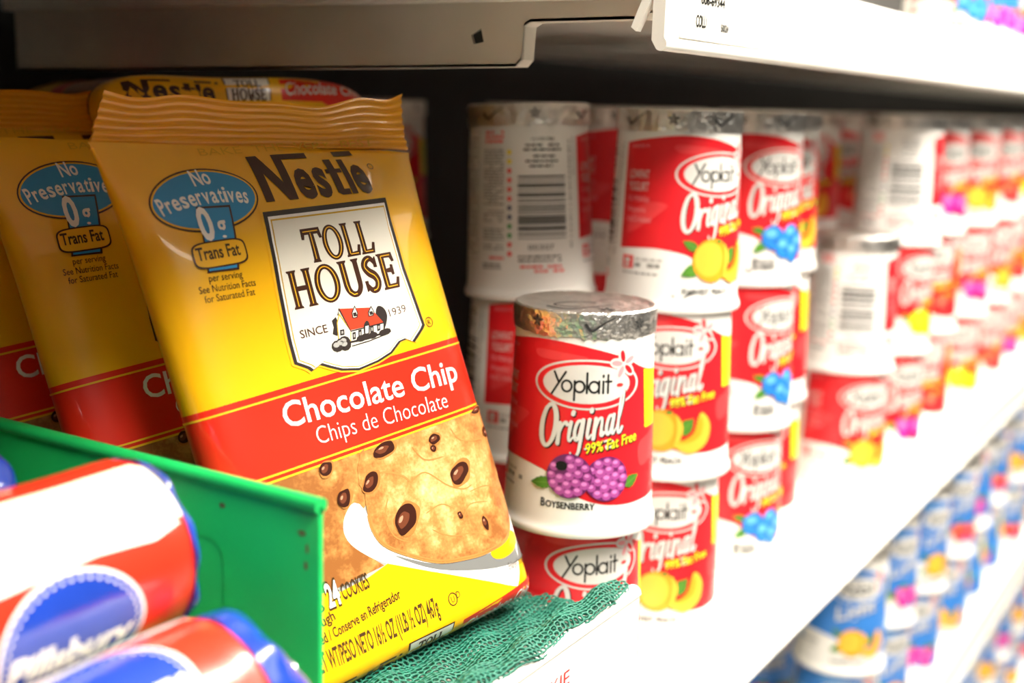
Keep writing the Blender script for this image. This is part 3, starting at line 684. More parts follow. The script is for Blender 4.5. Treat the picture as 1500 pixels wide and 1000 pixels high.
def nestle_word(A, p0, p1, h, L, m='b_brown'):
    # N with a long bar roofing the next letters, then e s t l e with a bar accent
    W = math.hypot(p1[0]-p0[0], p1[1]-p0[1]); ux, uy = (p1[0]-p0[0])/W, (p1[1]-p0[1])/W
    f = lambda x, y: (p0[0]+ux*x*W-uy*y*h, p0[1]+uy*x*W+ux*y*h)
    A.poly([f(*q) for q in [(0.0, 0.0), (0.075, 0.0), (0.075, 0.62), (0.205, 0.0), (0.285, 0.0), (0.285, 0.92), (0.53, 0.92), (0.53, 1.05), (0.21, 1.05), (0.21, 0.40), (0.085, 1.05), (0.0, 1.05)]], m, L)
    for ch, a, b in (('e', 0.315, 0.475), ('s', 0.495, 0.62), ('e', 0.86, 1.0)):
        A.text(ch, f(a, 0.03), f(b, 0.03), h*0.93, m, L, 0.035)
    A.poly([f(*q) for q in [(0.665, 0.86), (0.735, 0.86), (0.735, 0.62), (0.785, 0.62), (0.785, 0.52), (0.735, 0.52), (0.735, 0.13), (0.785, 0.13), (0.785, 0.0), (0.70, 0.0), (0.665, 0.06), (0.665, 0.52), (0.635, 0.52), (0.635, 0.62), (0.665, 0.62)]], m, L)
    A.poly([f(*q) for q in [(0.80, 0.0), (0.86, 0.0), (0.86, 0.86), (0.80, 0.86)] if False] or [f(*q) for q in [(0.795, 0.0), (0.850, 0.0), (0.850, 0.84), (0.795, 0.84)]], m, L)
    A.poly([f(*q) for q in [(0.795, 0.92), (0.985, 0.92), (0.985, 1.05), (0.795, 1.05)]], m, L)
def bottom_art(A):
    A.poly([(19, -140), (63, -140), (64.3, -113.6), (19, -117.6)], 'b_red', 1); A.text('Chocolate Chip', (21, -126.2), (61, -123.4), 6.4, 'b_white', 2, 0.01, 0.15)
    A.poly([(-7, -140), (-8, -116), (14.4, -116), (13, -140)], 'b_brown', 1); A.poly([(-6.3, -140), (-7.2, -116.7), (13.7, -116.7), (12.4, -140)], 'b_cream', 2)
    serif_word(A, 'TOLL', (-3, -122.6), (9.5, -122.6), 4.4, 'b_brown', 3); serif_word(A, 'HOUSE', (-5, -128.4), (11.4, -128.4), 4.8, 'b_brown', 3)
    nestle_word(A, (-54, -129), (-13, -129), 9.0, 1); A.ell(-11.4, -120.5, 0.8, 0.8, 'b_brown', 1, n=10)
def make_print():
    A = Art()
    # --- crest
    cr = [(-16.37,53.13), (40.07,50.2), (38.61,40.9), (38.24,21.35), (40.24,-2.6)]
    bot = [(40.24,-2.6), (38.75,-4), (32.81,-7.95), (29.43,-6), (25.95,-6.35), (20.49,-9.68), (13.35,-11.38), (3.9,-12.29), (-3.53,-10.58), (-8.02,-8.36), (-11.66,-6.35), (-16,-7.83), (-17.22,-6.44), (-22.08,-3.43)]
    crest = cr + bot[1:] + [(-21.98,5.56), (-20.33,25.37), (-18.31,43.1)]
    cxm = sum(p[0] for p in crest)/len(crest); cym = sum(p[1] for p in crest)/len(crest)
    sc = lambda k, kx=None: [(cxm+(p[0]-cxm)*(kx or k), cym+(p[1]-cym)*k) for p in crest]
    A.poly(sc(1.035), 'b_goldline', 2); A.poly(sc(1.0), 'b_dark', 3); A.poly(sc(0.955, 0.95), 'b_white', 4); A.poly(sc(0.93, 0.925), 'b_gold', 5); A.poly(sc(0.915, 0.91), 'b_cream', 6)
    serif_word(A, 'TOLL', (-4.77,31.21), (26.55,29.9), 12.6, 'b_brown', 7, 'b_goldline', 0.02)
    serif_word(A, 'HOUSE', (-15.77,15.88), (33.34,14.67), 13.6, 'b_brown', 7, 'b_goldline', 0.03)
    A.text('SINCE', (-16.53,4.87), (-4.63,4.63), 3.0, 'b_brown', 7, 0.012); A.text('1939', (24.05,4.1), (32.66,4.39), 3.0, 'b_brown', 7)
    # cottage
    A.poly([(-1.89,8.31), (0.22,9.33), (0.91,6.2), (-1.33,2.24), (-3.13,3.4), (-1.9,5.71)], 'b_dark', 7)
    A.poly(spline([(17.94,6.96), (19.68,9.26), (22.11,8.2), (22.9,5.12), (21.21,1.66), (18.47,-0.79), (17.14,2.57)], 4, True), 'b_dark', 7)
    A.poly([(-0.08,7.16), (2.09,10.41), (5.04,2.65), (3.48,-1.85), (-1.63,0.09)], 'b_gold', 8); A.poly([(0.2,6.95), (1.9,9.33), (4.62,2.75), (3.25,-1.2), (-1.16,0.42)], 'b_cream', 9)
    A.poly([(4.74,3.09), (20.15,2.66), (18.9,-0.89), (3.6,-1.51)], 'b_cream', 8)
    A.poly([(2.29,12), (16.05,9.5), (20.15,2.66), (4.74,3.09)], 'b_roof', 9); A.stroke([(1.28,9.84), (2.42,12.12), (4.79,2.71), (20.1,2.51)], 0.5, 'b_dark', 10)
    for cx in (490, 572):
        x0, y0 = cx, 640
        A.poly([(7.24,9.29), (9.55,11.8), (10.1,8.67), (9.24,6.97), (7.07,7.22)] if cx == 490 else [(14.44,8.03), (16.64,10.13), (17.4,7.54), (16.53,6.13), (14.19,6.26)], 'b_dark', 10)
        A.poly([(7.63,9.13), (9.31,11.1), (9.65,8.69), (8.91,7.34), (7.5,7.43)] if cx == 490 else [(14.81,7.79), (16.4,9.43), (16.94,7.56), (16.2,6.5), (14.65,6.54)], 'b_cream', 11)
        A.rect(*( (7.76,7.67) + (9.27,9.15) if cx == 490 else (14.98,6.69) + (16.55,8.02) ), 'b_dark', 12)
    for q in ([(-0.22,2.14), (0.33,4.24), (2.24,4.11), (1.69,2)], [(4.54,-0.6), (5.28,2.07), (6.71,2.05), (5.99,-0.57)], [(7.28,-0.49), (8.08,2.34), (9.52,2.31), (8.74,-0.45)], [(12.88,-0.12), (13.69,2.73), (15.32,2.67), (14.56,-0.05)], [(16.25,0.03), (16.97,2.6), (18.45,2.58), (17.77,0.14)]):
        A.poly(q, 'b_dark', 10)
        c = (sum(p[0] for p in q)/4, sum(p[1] for p in q)/4); A.poly([lerp(c, p, 0.45) for p in q], 'b_greylt', 11)
    A.poly(spline([(9.99,0.02), (11.04,3.55), (12.93,5.02), (13.71,3.33), (12.54,-0.04)], 3), 'b_dark', 10); A.poly([(10.62,0.25), (11.51,3.07), (13.06,3.03), (12.12,0.36)], 'b_cream', 11)
    A.stroke([(3.25,-1.2), (11.27,-1.56), (18.81,-1.17), (22.13,-1.31)], 0.7, 'b_dark', 10); A.stroke([(3.6,-2.78), (11.8,-2.67), (19.47,-1.93)], 0.35, 'b_dark', 10)
    for q in ((-2.55,-1.33), (-0.64,-0.89), (0.86,-1.69), (0.83,-0.49)): A.ell(q[0], q[1], 2.6, 2.2, 'b_dark', 10, n=10); A.ell(q[0]-0.4, q[1]+0.5, 1.4, 1.0, 'b_greylt', 11, n=8)
    for q in ((8.32,-0.88), (10.2,-0.71), (13.79,-0.93), (20.3,-0.9), (18.85,-1.03)): A.ell(q[0], q[1], 2.2, 1.2, 'b_dark', 12, n=10)
    c = (43,-1.88); A.stroke(ell(c[0], c[1], 1.9, 1.9, 18), 0.32, 'b_brown', 2, closed=True); A.text('R', (c[0]-0.8, c[1]-0.9), (c[0]+0.8, c[1]-0.9), 1.9, 'b_brown', 2)
    # --- top line and brand
    A.text('BAKE  THE  VERY  BEST', (-28.87,78.79), (49.43,73.12), 3.2, 'b_amber', 1)
    nestle_word(A, (-12.86,56.63), (36.06,53.4), 18.3, 2)
    c = (40.74,64.22); A.stroke(ell(c[0], c[1], 1.2, 1.2, 14), 0.3, 'b_brown', 2, closed=True)
    # --- blue oval and badge
    c = (-35.88,61.64); e0 = (-56.17,61.55); e1 = (-14.4,61.23); rx = math.hypot(e1[0]-e0[0], e1[1]-e0[1])/2; rot = math.atan2(e1[1]-e0[1], e1[0]-e0[0])
    rx -= 1.0
    A.ell(c[0], c[1], rx+1.1, 12.3, 'b_brown', 2, n=44, rot=rot); A.ell(c[0], c[1], rx+0.5, 11.6, 'b_goldline', 3, n=44, rot=rot); A.ell(c[0], c[1], rx-0.2, 10.9, 'b_blue', 4, n=44, rot=rot)
    A.text('No', (-37.78,67.19), (-30.46,67.33), 6.2, 'b_white', 5, 0.02)
    pw = [(-53.4,58.33), (-45.12,59.64), (-36.05,60), (-27.31,59.17), (-19.87,57.41)]
    s = 'Preservatives'; tot = 0; widths = {'r': .72, 't': .68, 'i': .52, 'P': 1.15}
    wl = [widths.get(ch, 1.0) for ch in s]; W = sum(wl); sp = spline(pw, 8); acc = 0
    for ch, q in zip(s, wl):
        i0 = acc/W*(len(sp)-1); i1 = (acc+q*0.86)/W*(len(sp)-1); acc += q
        g = lambda t: lerp(sp[int(t)], sp[min(int(t)+1, len(sp)-1)], t-int(t))
        A.text(ch, g(i0), g(i1), 6.4, 'b_white', 5, 0.02)
    A.poly([(-41.04,59.45), (-27.89,57.98), (-33.42,34.27), (-45.3,35.4)], 'b_brown', 5); A.poly([(-40.79,58.65), (-28.77,57.23), (-34.07,35.1), (-44.49,35.94)], 'b_blue', 6)
    A.text('0', (-43.03,47), (-37.75,46.76), 12.0, 'b_white', 7, 0.03); A.text('g', (-36.49,47.99), (-32.96,47.72), 7.6, 'b_white', 7, 0.02)
    p0, p1 = (-48.02,41.76), (-28.79,40.78); pc = (-38.55,41.27); pl = math.hypot(p1[0]-p0[0], p1[1]-p0[1])/2; pr_ = math.atan2(p1[1]-p0[1], p1[0]-p0[0])
    for k, (aa, bb, mm) in enumerate(((pl+0.6, 4.9, 'b_brown'), (pl, 4.3, 'b_goldline'))):
        q = [(aa*math.copysign(abs(math.cos(t))**0.45, math.cos(t)), bb*math.copysign(abs(math.sin(t))**0.45, math.sin(t))) for t in [2*PI*i/40 for i in range(40)]]
        A.poly([(pc[0]+x*math.cos(pr_)-y*math.sin(pr_), pc[1]+x*math.sin(pr_)+y*math.cos(pr_)) for x, y in q], mm, 7+k)
    A.text('Trans Fat', (-47.43,40.24), (-31.18,39.3), 4.6, 'b_ink', 9, 0.02)
    A.text('per serving', (-45.41,32.3), (-32.81,31.32), 2.5, 'b_ink', 2); A.text('See Nutrition Facts', (-49.89,28.94), (-28.64,27.42), 2.5, 'b_ink', 2); A.text('for Saturated Fat', (-48.88,25.4), (-29.82,24.22), 2.5, 'b_ink', 2)
    # --- red band lines and lettering
    for vv, m in ((-13.2, 'b_goldline'), (-39.2, 'b_goldline'), (-41.2, 'b_goldline')): A.rect(-74, vv-0.4, 74, vv+0.35, m, 1)
    A.text('Chocolate Chip', (-32.63,-24.63), (50.25,-27.7), 9.2, 'b_white', 2, 0.012); A.text('Chips de Chocolate', (-21.8,-33.89), (40.77,-36.58), 6.6, 'b_white', 2, -0.012)
    # --- picture: cookies on a white plate
    vtop = V_RED0-0.2
    A.rect(-73, -100, 62.5, vtop, 'b_greylt', 0)
    A.poly([(-73, vtop), (3.96,-41.68), (-3.17,-57.63), (-15.61,-63.45), (-21.31,-63.98), (-19.4,-74.36), (-9.53,-84.26), (-40.17,-85.4), (-60, -100), (-73, -100)], 'cookie_back', 1)
    A.poly(spline([(-19.4,-60.97), (-22.43,-67.24), (-19.4,-74.36), (-8.03,-84.3), (12.83,-95.89), (38.07,-109.36), (50.56,-114.65), (62.4, -88), (62.4, -76), (36,-96.44), (-2.66,-77.74), (-12.77,-59.48)], 4, True), 'b_white', 2)
    A.poly(spline([(-4.24,-82.17), (14.15,-92.28), (36,-96.44), (51.32,-97.83), (61.43,-99.99), (61.19,-105.37), (40.37,-103.3), (13.45,-94.2)], 4, True), 'b_grey', 3)
    c = (49.96,-96.68); A.ell(c[0], c[1], 10, 4.6, 'b_yellow', 4, n=20, rot=0.1)
    A.poly([(62.4, vtop), (-6, vtop), (-3.18,-40.47), (-9.19,-47.08), (-10.46,-52.84), (-8,-58.56), (12.09,-71.39), (41.72,-81.19), (62.4, -70)], 'cookie_front', 4)
    front = spline([(-7.98,-54.24), (-3.73,-51.48), (1.87,-51.96), (8.51,-55.01), (12.7,-59.11), (22.23,-56.68), (34.34,-55.13), (47.75,-60.47), (57.51,-67.45), (61.71,-78.27), (59.76,-87.16), (52.14,-94.74), (37.88,-96.05), (26.47,-94.63), (14.4,-91.6), (2.61,-84.6), (-7.12,-77.43), (-10.54,-70.07), (-10.11,-60.35)], 5, True)
    A.poly(front, 'cookie_front', 5)
    fl_ = front
    for k, (wd, mm) in enumerate(((1.5, 'b_cookedge'), (0.5, 'b_crust'))):
        low = [p for p in spline([(-10.2,-64.01), (-10.27,-70.16), (-7.04,-77.21), (2.61,-84.6), (14.48,-91.37), (26.56,-94.4), (37.96,-95.81), (51.82,-94.64), (59.2,-87.66)], 6)]
        A.stroke(low, [0.3]+[wd]*(len(low)-2)+[0.3], mm, 6)
    for pts, wd in (([(-8.03,-56.08), (-3.18,-51.65), (3.33,-52.16), (9.83,-55.68), (12.42,-59.02)], 0.9), ([(12.42,-59.02), (20.36,-57.39), (28.96,-65.24), (35.96,-69.02), (40.86,-68.72)], 0.6), ([(38.66,-70.93), (48.86,-71.5), (57.87,-75.96)], 0.5), ([(14.95,-72.34), (23.45,-71.27), (28.73,-74.94)], 0.5), ([(0.14,-61.18), (-3.32,-67.54), (-1.88,-75.51), (4.22,-80.13)], 0.6), ([(15.75,-79), (23.63,-84.27), (36.02,-87.21), (43.92,-93.91)], 0.6), ([(32.14,-79.33), (36.91,-75.65), (46.61,-77.47)], 0.5), ([(17.9,-46.39), (22.03,-52.75), (31.33,-54.24)], 0.6), ([(38.27,-44.46), (42.65,-50.99), (55.68,-53.41)], 0.5)):
        q = spline(pts, 5); A.stroke(q, [0.15]+[wd*0.9]*(len(q)-2)+[0.15], 'b_cookedge', 6)
    def chip(c, rx, ry, rot, L=7):
        rx *= 0.60; ry *= 0.62; q = random.Random(int(c[0]*10)); cr_, sr_ = math.cos(rot), math.sin(rot)
        def blob(k, ox=0, oy=0, ky=1.0):
            o = []
            for i in range(9):
                t = 2*PI*i/9; w_ = k*q.uniform(0.86, 1.12); x, y = ox+rx*w_*math.cos(t), oy+ry*w_*ky*math.sin(t); o.append((c[0]+x*cr_-y*sr_, c[1]+x*sr_+y*cr_))
            return spline(o, 4, True)
        A.poly(blob(1.22, 0.1*rx, -0.12*ry), 'b_crust', L); A.poly(blob(1.0), 'b_choc', L+1); A.poly(blob(0.62, -0.12*rx, 0.15*ry, 0.8), 'b_choc_mid', L+2); A.poly(blob(0.26, -0.2*rx, 0.4*ry, 0.6), 'b_choc_hi', L+3)
    chip((5.11,-71.1), 10.0, 7.2, 0.75); chip((36.32,-62.56), 9.0, 6.0, 0.5); chip((4.47,-43.71), 8.8, 4.2, 0.1); chip((-5.46,-53.42), 7.0, 4.6, 0.6)
    chip((29.17,-46.57), 4.6, 3.2, 0.2); chip((27.53,-49.73), 2.0, 2.4, 0.9); chip((41.72,-84.91), 2.6, 5.0, 0.1); chip((30.6,-78.04), 1.8, 2.6, 0.3); chip((-22.29,-43.08), 5.0, 4.0, 0.5); chip((-18.3,-55.25), 5.5, 4.5, 0.8); chip((56.61,-41.54), 7, 2.0, 0.1); chip((59.73,-51.18), 3.4, 5.0, 1.4)
    A.text('Enlarged to show', (47.88,-106.82), (61.61,-107.16), 3.0, 'b_ink', 5)
    # --- bright yellow foot
    A.poly([(-73, -104), (-60, -101), (-39.34,-84.07), (-30.34,-86.62), (-17.55,-85.97), (-7.98,-84.09), (11.94,-94.72), (36.24,-107.51), (51.06,-115.38), (62.6, -118), (62.6, -130), (-73, -130)], 'b_yellow', 5)
    A.text('MAKES', (-60, -92.5), (-38.03,-90.82), 5.2, 'b_ink', 6); A.text('24', (-36.7,-90.69), (-30.92,-90.56), 9.0, 'b_ink', 7, 0.075); A.text('24', (-36.38,-90.42), (-31.16,-90.34), 8.4, 'b_white', 8, 0.03); A.text('COOKIES', (-30.1,-89.96), (-18,-89.52), 5.8, 'b_ink', 6, 0.02)
    A.text('Cookie Dough', (-60, -98.6), (-35.21,-95.01), 3.6, 'b_ink', 6, 0.022); A.text('Keep Refrigerated / Conserve en Refrigerador', (-62, -103.6), (-6.14,-98), 3.7, 'b_ink', 6, 0.022)
    A.text('NET WT/PESO NETO 16½ OZ (1LB ½ OZ) 467g', (-48.2,-111.05), (8.49,-110.17), 7.0, 'b_ink', 6, 0.022)
    c = (15.82,-107.01); A.stroke(ell(c[0], c[1], 2.0, 2.4, 20), 0.45, 'b_ink', 6, closed=True); A.text('U', (c[0]-0.8, c[1]-1.2), (c[0]+0.8, c[1]-1.2), 2.4, 'b_ink', 6); c = (18.71,-107.41); A.text('D', (c[0]-0.9, c[1]), (c[0]+0.9, c[1]), 2.6, 'b_ink', 6)
    B_ = Art(); bottom_art(B_); A.add(B_, lambda x, y: (x, y))
    # lift the folded foot lettering above the yellow
    n = len(B_.items)
    for i in range(len(A.items)-n, len(A.items)):
        vs, fs, mi, L = A.items[i]; A.items[i] = (vs, fs, mi, L+6)
    def unskew(x, v):
        q = v
        for _ in range(5): q = v + 0.125*x*max(0.0, (q-40)/35.0)**2
        return (x*BA/bag_a(q), q)
    S_ = Art(); S_.add(A, unskew)
    return S_.mesh('front_print', lambda x, v, L: to3(bag_pt(x, v, L)), du=4.0, dv=4.0)
ckb = (34.78,-53.95); ckf = (21.99,-70.79)
cookie_mat('cookie_back', ckb[0], ckb[1], 62, 60, COOK)
cookie_mat('cookie_front', ckf[0]+3, ckf[1]+9, 52, 40, COOK)
POUCH, SEAL, SEAL_BACK, PRINT = make_pouch(), make_seal(), make_seal(1.0), make_print()
def bag(P, W, U, label, seal=None):
    W = Vector(W).normalized(); U = (Vector(U)-W*Vector(U).dot(W)).normalized(); N = W.cross(U)
    t = empty('cookie_dough_bag'); t.matrix_world = Matrix(((W.x, -N.x, U.x, P[0]), (W.y, -N.y, U.y, P[1]), (W.z, -N.z, U.z, P[2]), (0, 0, 0, 1)))
    tag(t, label, 'cookie dough', 'bags of cookie dough')
    link('pouch', POUCH, t); link('top_seal', seal or SEAL, t); link('front_print', PRINT, t)
    return t
BW, BU = (0.9652, -0.2349, 0.1148), (-0.0296, 0.3381, 0.9406); BN = Vector(BW).cross(Vector(BU))
P1 = Vector((0.3495, 0.2925, 0.1764)); D12 = Vector(BW)*-0.0187 + Vector(BU)*0.0260 - BN*0.067
bag(P1, BW, BU, 'bright yellow cookie dough bag in front with whole crest and cookie picture showing')
bag(P1+D12+Vector((0.003, 0, -0.002)), BW, (-0.045, 0.3381, 0.9406), 'shaded yellow cookie dough bag directly behind the front one', SEAL_BACK)
bag(P1+D12*1.75+Vector((-0.012, 0, 0)), BW, (-0.05, 0.34, 0.94), 'dim cookie dough bag at the left edge, only a strip showing')
W4 = Vector((0.90, -0.43, 0.0)).normalized(); U4 = Vector((0.43, 0.90, -0.02))
U4 = (U4-W4*U4.dot(W4)).normalized(); N4 = W4.cross(U4)
bag(Vector((0.414, 0.404, 0.2600)) + U4*0.122 + N4*0.0135, W4, U4, 'cookie dough bag lying flat on top with its printed bottom facing out')
# ------------------------------------------------------------------ green divider, netting
t = empty('shelf_divider', (0.2665, 0.42, 0.0535)); tag(t, 'green plastic divider standing between the bags and the dough rolls', 'divider')
bm = bmesh.new()
add_box(bm, -0.0011, 0.0011, -0.1895, 0.165, 0.0, 0.0935, 0.0004)
link('panel', bm_mesh('panel', bm, ['green_plastic']), t)
bm = bmesh.new(); ring = [(0.0028*math.cos(a), 0.0935+0.0024*math.sin(a)) for a in [2*PI*i/20 for i in range(20)]]
extrude_profile(bm, ring, 'y', -0.1895, 0.165); link('top_rim', bm_mesh('top_rim', bm, ['green_plastic']), t)
bm = bmesh.new(); add_box(bm, -0.030, 0.0011, -0.1895, 0.165, 0.0, 0.0022, 0.0004); link('base_flange', bm_mesh('base_flange', bm, ['green_plastic']), t)
A = Art()
rr = [(-0.0, 0)]
def rrect(x0, y0, x1, y1, r): return [(x1-r+r*math.cos(a), y1-r+r*math.sin(a)) for a in [i*PI/12 for i in range(7)]] + [(x0+r+r*math.cos(a), y1-r+r*math.sin(a)) for a in [PI/2+i*PI/12 for i in range(7)]] + [(x0+r+r*math.cos(a), y0+r+r*math.sin(a)) for a in [PI+i*PI/12 for i in range(7)]] + [(x1-r+r*math.cos(a), y0+r+r*math.sin(a)) for a in [1.5*PI+i*PI/12 for i in range(7)]]
A.stroke(rrect(-150, 28, -112, 74, 7), 0.8, 'green_plastic', 0, closed=True)
link('embossed_panel', A.mesh('embossed_panel', lambda x, y, L: Vector((-0.0014, x/1000, y/1000)), smooth=False), t)
for x, y, a, b in ((-183, 84, 1.6, 0.9), (-185, 79.5, 0.6, 1.6), (-184.5, 74, 0.8, 1.4), (-150, 86, 1.3, 0.9)):
    A = Art(); A.poly(ell(x, y, a, b, 12), 'green_scuff', 0)
    link('scuff', A.mesh('scuff', lambda x, y, L: Vector((-0.00125, x/1000, y/1000)), smooth=False), t)
# knitted netting laid over the shelf front, its edge rolled over
def netting():
    bm = bmesh.new()
    # across: u (along shelf), v: down the cloth section
    sec = [(0.300, 0.0572)]
    for i in range(1, 9): sec.append((0.300-0.008*i, 0.0572+0.0004*math.sin(i)))
    sec += [(0.232, 0.0580), (0.2275, 0.0600), (0.2235, 0.0640), (0.2190, 0.0690), (0.2135, 0.0725), (0.2085, 0.0727), (0.2060, 0.0710)]
    # resample
    L = [0.0]
    for a, b in zip(sec, sec[1:]): L.append(L[-1]+math.hypot(b[0]-a[0], b[1]-a[1]))
    def at(d):
        d = min(max(d, 0), L[-1]); i = 1
        while i < len(L)-1 and L[i] < d: i += 1
        t = (d-L[i-1])/(L[i]-L[i-1]); return (sec[i-1][0]+(sec[i][0]-sec[i-1][0])*t, sec[i-1][1]+(sec[i][1]-sec[i-1][1])*t)
    x0, x1 = 0.285, 0.4325; cw, chh = 0.0030, 0.0021
    nu = int((x1-x0)/cw); nv = int(L[-1]/chh)
    rnd = random.Random(4); V = {}
    def P(u, v):
        k = (round(u*6), round(v*6))
        if k in V: return V[k]
        x = x0+u*cw+rnd.uniform(-0.0005, 0.0005); d = v*chh+rnd.uniform(-0.00035, 0.00035)
        y, z = at(d)
        fold = 0.0028*math.exp(-((x-0.405)/0.018)**2)*math.sin((d/L[-1])*PI*3)
        z += (0.0016 if lay == 0 else -0.0003) + 0.0010*math.sin(x*210+d*300)+0.0007*math.sin(x*95-d*500)+fold*0.6+rnd.uniform(-0.0003, 0.0003)
        z = max(z, 0.0556+0.0012*(1-lay)) if y > 0.2125 else z
        y += 0.0012*math.sin(x*120)
        V[k] = bm.verts.new((x-0.36, y-0.25, z-0.055)); return V[k]
    for lay in (0, 1):
      V = {}
      for j in range(nv):
        for i in range(nu):
            o = (0.5 if j % 2 else 0.0) + lay*0.37
            a = [(i+o, j+0.0), (i+o+0.5, j+1/3.0), (i+o+0.5, j+1.0), (i+o, j+4/3.0), (i+o-0.5, j+1.0), (i+o-0.5, j+1/3.0)]
            try: bm.faces.new([P(*q) for q in a])
            except ValueError: pass
    return bm_mesh('shelf_netting', bm, ['mesh_green'])
o = link('shelf_netting', netting()); o.location = (0.36, 0.25, 0.055)
md = o.modifiers.new('strands', 'WIREFRAME'); md.thickness = 0.0012; md.use_replace = True; md.use_boundary = True; md.use_even_offset = False
ms = o.modifiers.new('soft', 'SUBSURF'); ms.levels = 1; ms.render_levels = 1
tag(o, 'teal knitted netting laid over the front of the raised shelf under the bags', 'shelf liner')

# ------------------------------------------------------------------ chilled dough rolls
RR = 27.0
def roll_map(x, v, L):
    # x along the roll from its right end (mm, negative to the left), v round the barrel
    a = v/RR; e = max(0.0, (x+5.0)/5.0); r = RR*(1-0.07*e*e)*(1+0.010*math.sin(3*a+x*0.05)+0.006*math.sin(x*0.16+2*a)) + 0.12 + 0.06*L
    return Vector((x/1000, r*math.cos(a)/1000, r*math.sin(a)/1000))
def make_roll(name_prefix):
    n = 72; Lr = 175
    bm = bmesh.new(); xs = [-Lr+i*5 for i in range(int(Lr/5)+1)]
    rows = [[bm.verts.new(roll_map(x, 2*PI*RR*i/n, -2)) for i in range(n)] for x in xs]
    for a, b in zip(rows, rows[1:]):
        for i in range(n): bm.faces.new((a[i], a[(i+1) % n], b[(i+1) % n], b[i]))
    bm.faces.new(rows[0]); bm.faces.new(rows[-1])
    bmesh.ops.recalc_face_normals(bm, faces=bm.faces[:])
    body = bm_mesh('dough_roll', bm, ['roll_red'], angle=50)
    # gathered film tail
    bm = bmesh.new(); rnd = random.Random(5); rows = []
    for k in range(14):
        u = k/13; x = -1.0+12*u**0.8; r = (RR*0.975)*math.sqrt(max(0, 1-0.93*u*u)); row = []
        for i in range(n):
            a = 2*PI*i/n; q = r*(1+(0.035*math.sin(a*7+u*3+0.6*math.sin(a*2))+0.02*math.sin(a*13-u*4))*math.sin(PI*min(1, 0.15+u*0.9)))
            row.append(bm.verts.new((x/1000+0.0015*u*math.sin(a*3+1)+0.0008*math.sin(a*5)*u, q*math.cos(a)/1000, q*math.sin(a)/1000)))
        rows.append(row)
    for k in range(5):
        u = (k+1)/5; x = 11.5+3.0*u; r = RR*0.25*(1-0.5*u)
        rows.append([bm.verts.new((x/1000, (r*(1+0.12*u*math.sin(6*a)))*math.cos(a)/1000, (r*(1+0.12*u*math.sin(6*a)))*math.sin(a)/1000)) for a in [2*PI*i/n for i in range(n)]])
    for a, b in zip(rows, rows[1:]):
        for i in range(n): bm.faces.new((a[i], a[(i+1) % n], b[(i+1) % n], b[i]))
    bm.faces.new(rows[0]); bm.faces.new(rows[-1])
    bmesh.ops.recalc_face_normals(bm, faces=bm.faces[:])
    tail = bm_mesh('film_tail', bm, ['roll_blue'], angle=80)
    # clip
    bm = bmesh.new(); lathe(bm, [(0.0040, -0.001), (0.0054, -0.001), (0.0054, 0.001), (0.0040, 0.001)], 24)
    bmesh.ops.rotate(bm, cent=(0, 0, 0), matrix=Matrix.Rotation(PI/2, 3, 'Y'), verts=bm.verts[:]); bmesh.ops.translate(bm, vec=(0.0138, 0, 0), verts=bm.verts[:])
    clip = bm_mesh('clip', bm, ['clip_metal'])
    A = Art()
    deg = PI*RR/180
    def Vv(d): return d*deg
    # angles: 180 faces the shopper, 90 up.  white band on the upper front
    A.poly([(-175, Vv(98)), (0, Vv(98)), (0.0, Vv(146)), (-10, Vv(148)), (-60, Vv(150)), (-175, Vv(152))], 'roll_cream', 1)
    A.poly([(-175, Vv(150)), (-60, Vv(148)), (-8, Vv(144)), (-3, Vv(150)), (-12, Vv(155)), (-30, Vv(152)), (-60, Vv(156)), (-175, Vv(158))], 'roll_white', 2)
    for cx in (-40, -123):
        cv = Vv(196)
        A.ell(cx, cv, 21.7, 19.7, 'roll_white', 3, n=48); A.ell(cx, cv, 20.8, 18.8, 'roll_blue', 4, n=48)
        for k in range(46):
            a = 2*PI*k/46; A.ell(cx+19.2*math.cos(a), cv+17.2*math.sin(a), 0.5, 0.5, 'roll_white', 5, n=6)
        A.text('Pillsbury', (cx-18, cv+7.5), (cx+17, cv+5.0), -8.0, 'roll_white', 5, 0.04, 0.2) if False else None
        A.text('Pillsbury', (cx-18.5, -(cv+6.5)), (cx+17.5, -(cv+6.5)), 8.2, 'roll_white', 5, 0.035, 0.15)
        vs, fs, mi, L = A.items[-1]; A.items[-1] = ([(x, -y) for x, y in vs], fs, mi, L)
    A.text('Keep Refrigerated', (-75, -Vv(88)), (-38, -Vv(88)), 3.4, 'roll_cream', 1)
    vs, fs, mi, L = A.items[-1]; A.items[-1] = ([(x, -y) for x, y in vs], fs, mi, L)
    pr = A.mesh('wrapper_print', roll_map, du=5.0, dv=2*PI*RR/n)
    pr.flip_normals() if hasattr(pr, 'flip_normals') else None
    return body, tail, clip, pr
ROLL = make_roll('')
def roll(end, ax, spin, label, tail=1.0):
    X = Vector(ax).normalized(); Z = (Vector((0, 0, 1))-X*X.z).normalized(); Y = Z.cross(X)
    M = Matrix(((X.x, Y.x, Z.x, end[0]), (X.y, Y.y, Z.y, end[1]), (X.z, Y.z, Z.z, end[2]), (0, 0, 0, 1)))
    t = empty('dough_roll'); t.matrix_world = M @ Matrix.Rotation(math.radians(spin), 4, 'X'); tag(t, label, 'dough roll', 'rolls of chilled dough')
    b = link('wrapper', ROLL[0], t); tl = link('film_tail', ROLL[1], t); tl.scale.x = tail; link('clip', ROLL[2], tl); link('wrapper_print', ROLL[3], t)
AX = (0.9912, -0.1165, 0.0625)
roll((0.2370, 0.2740, 0.1345), AX, 0, 'red and cream dough roll with a round blue badge, uppermost by the divider', 0.4)
roll((0.2230, 0.2265, 0.1020), AX, -80, 'red dough roll lowest in the picture, its shiny blue film end at the divider', 1.5)
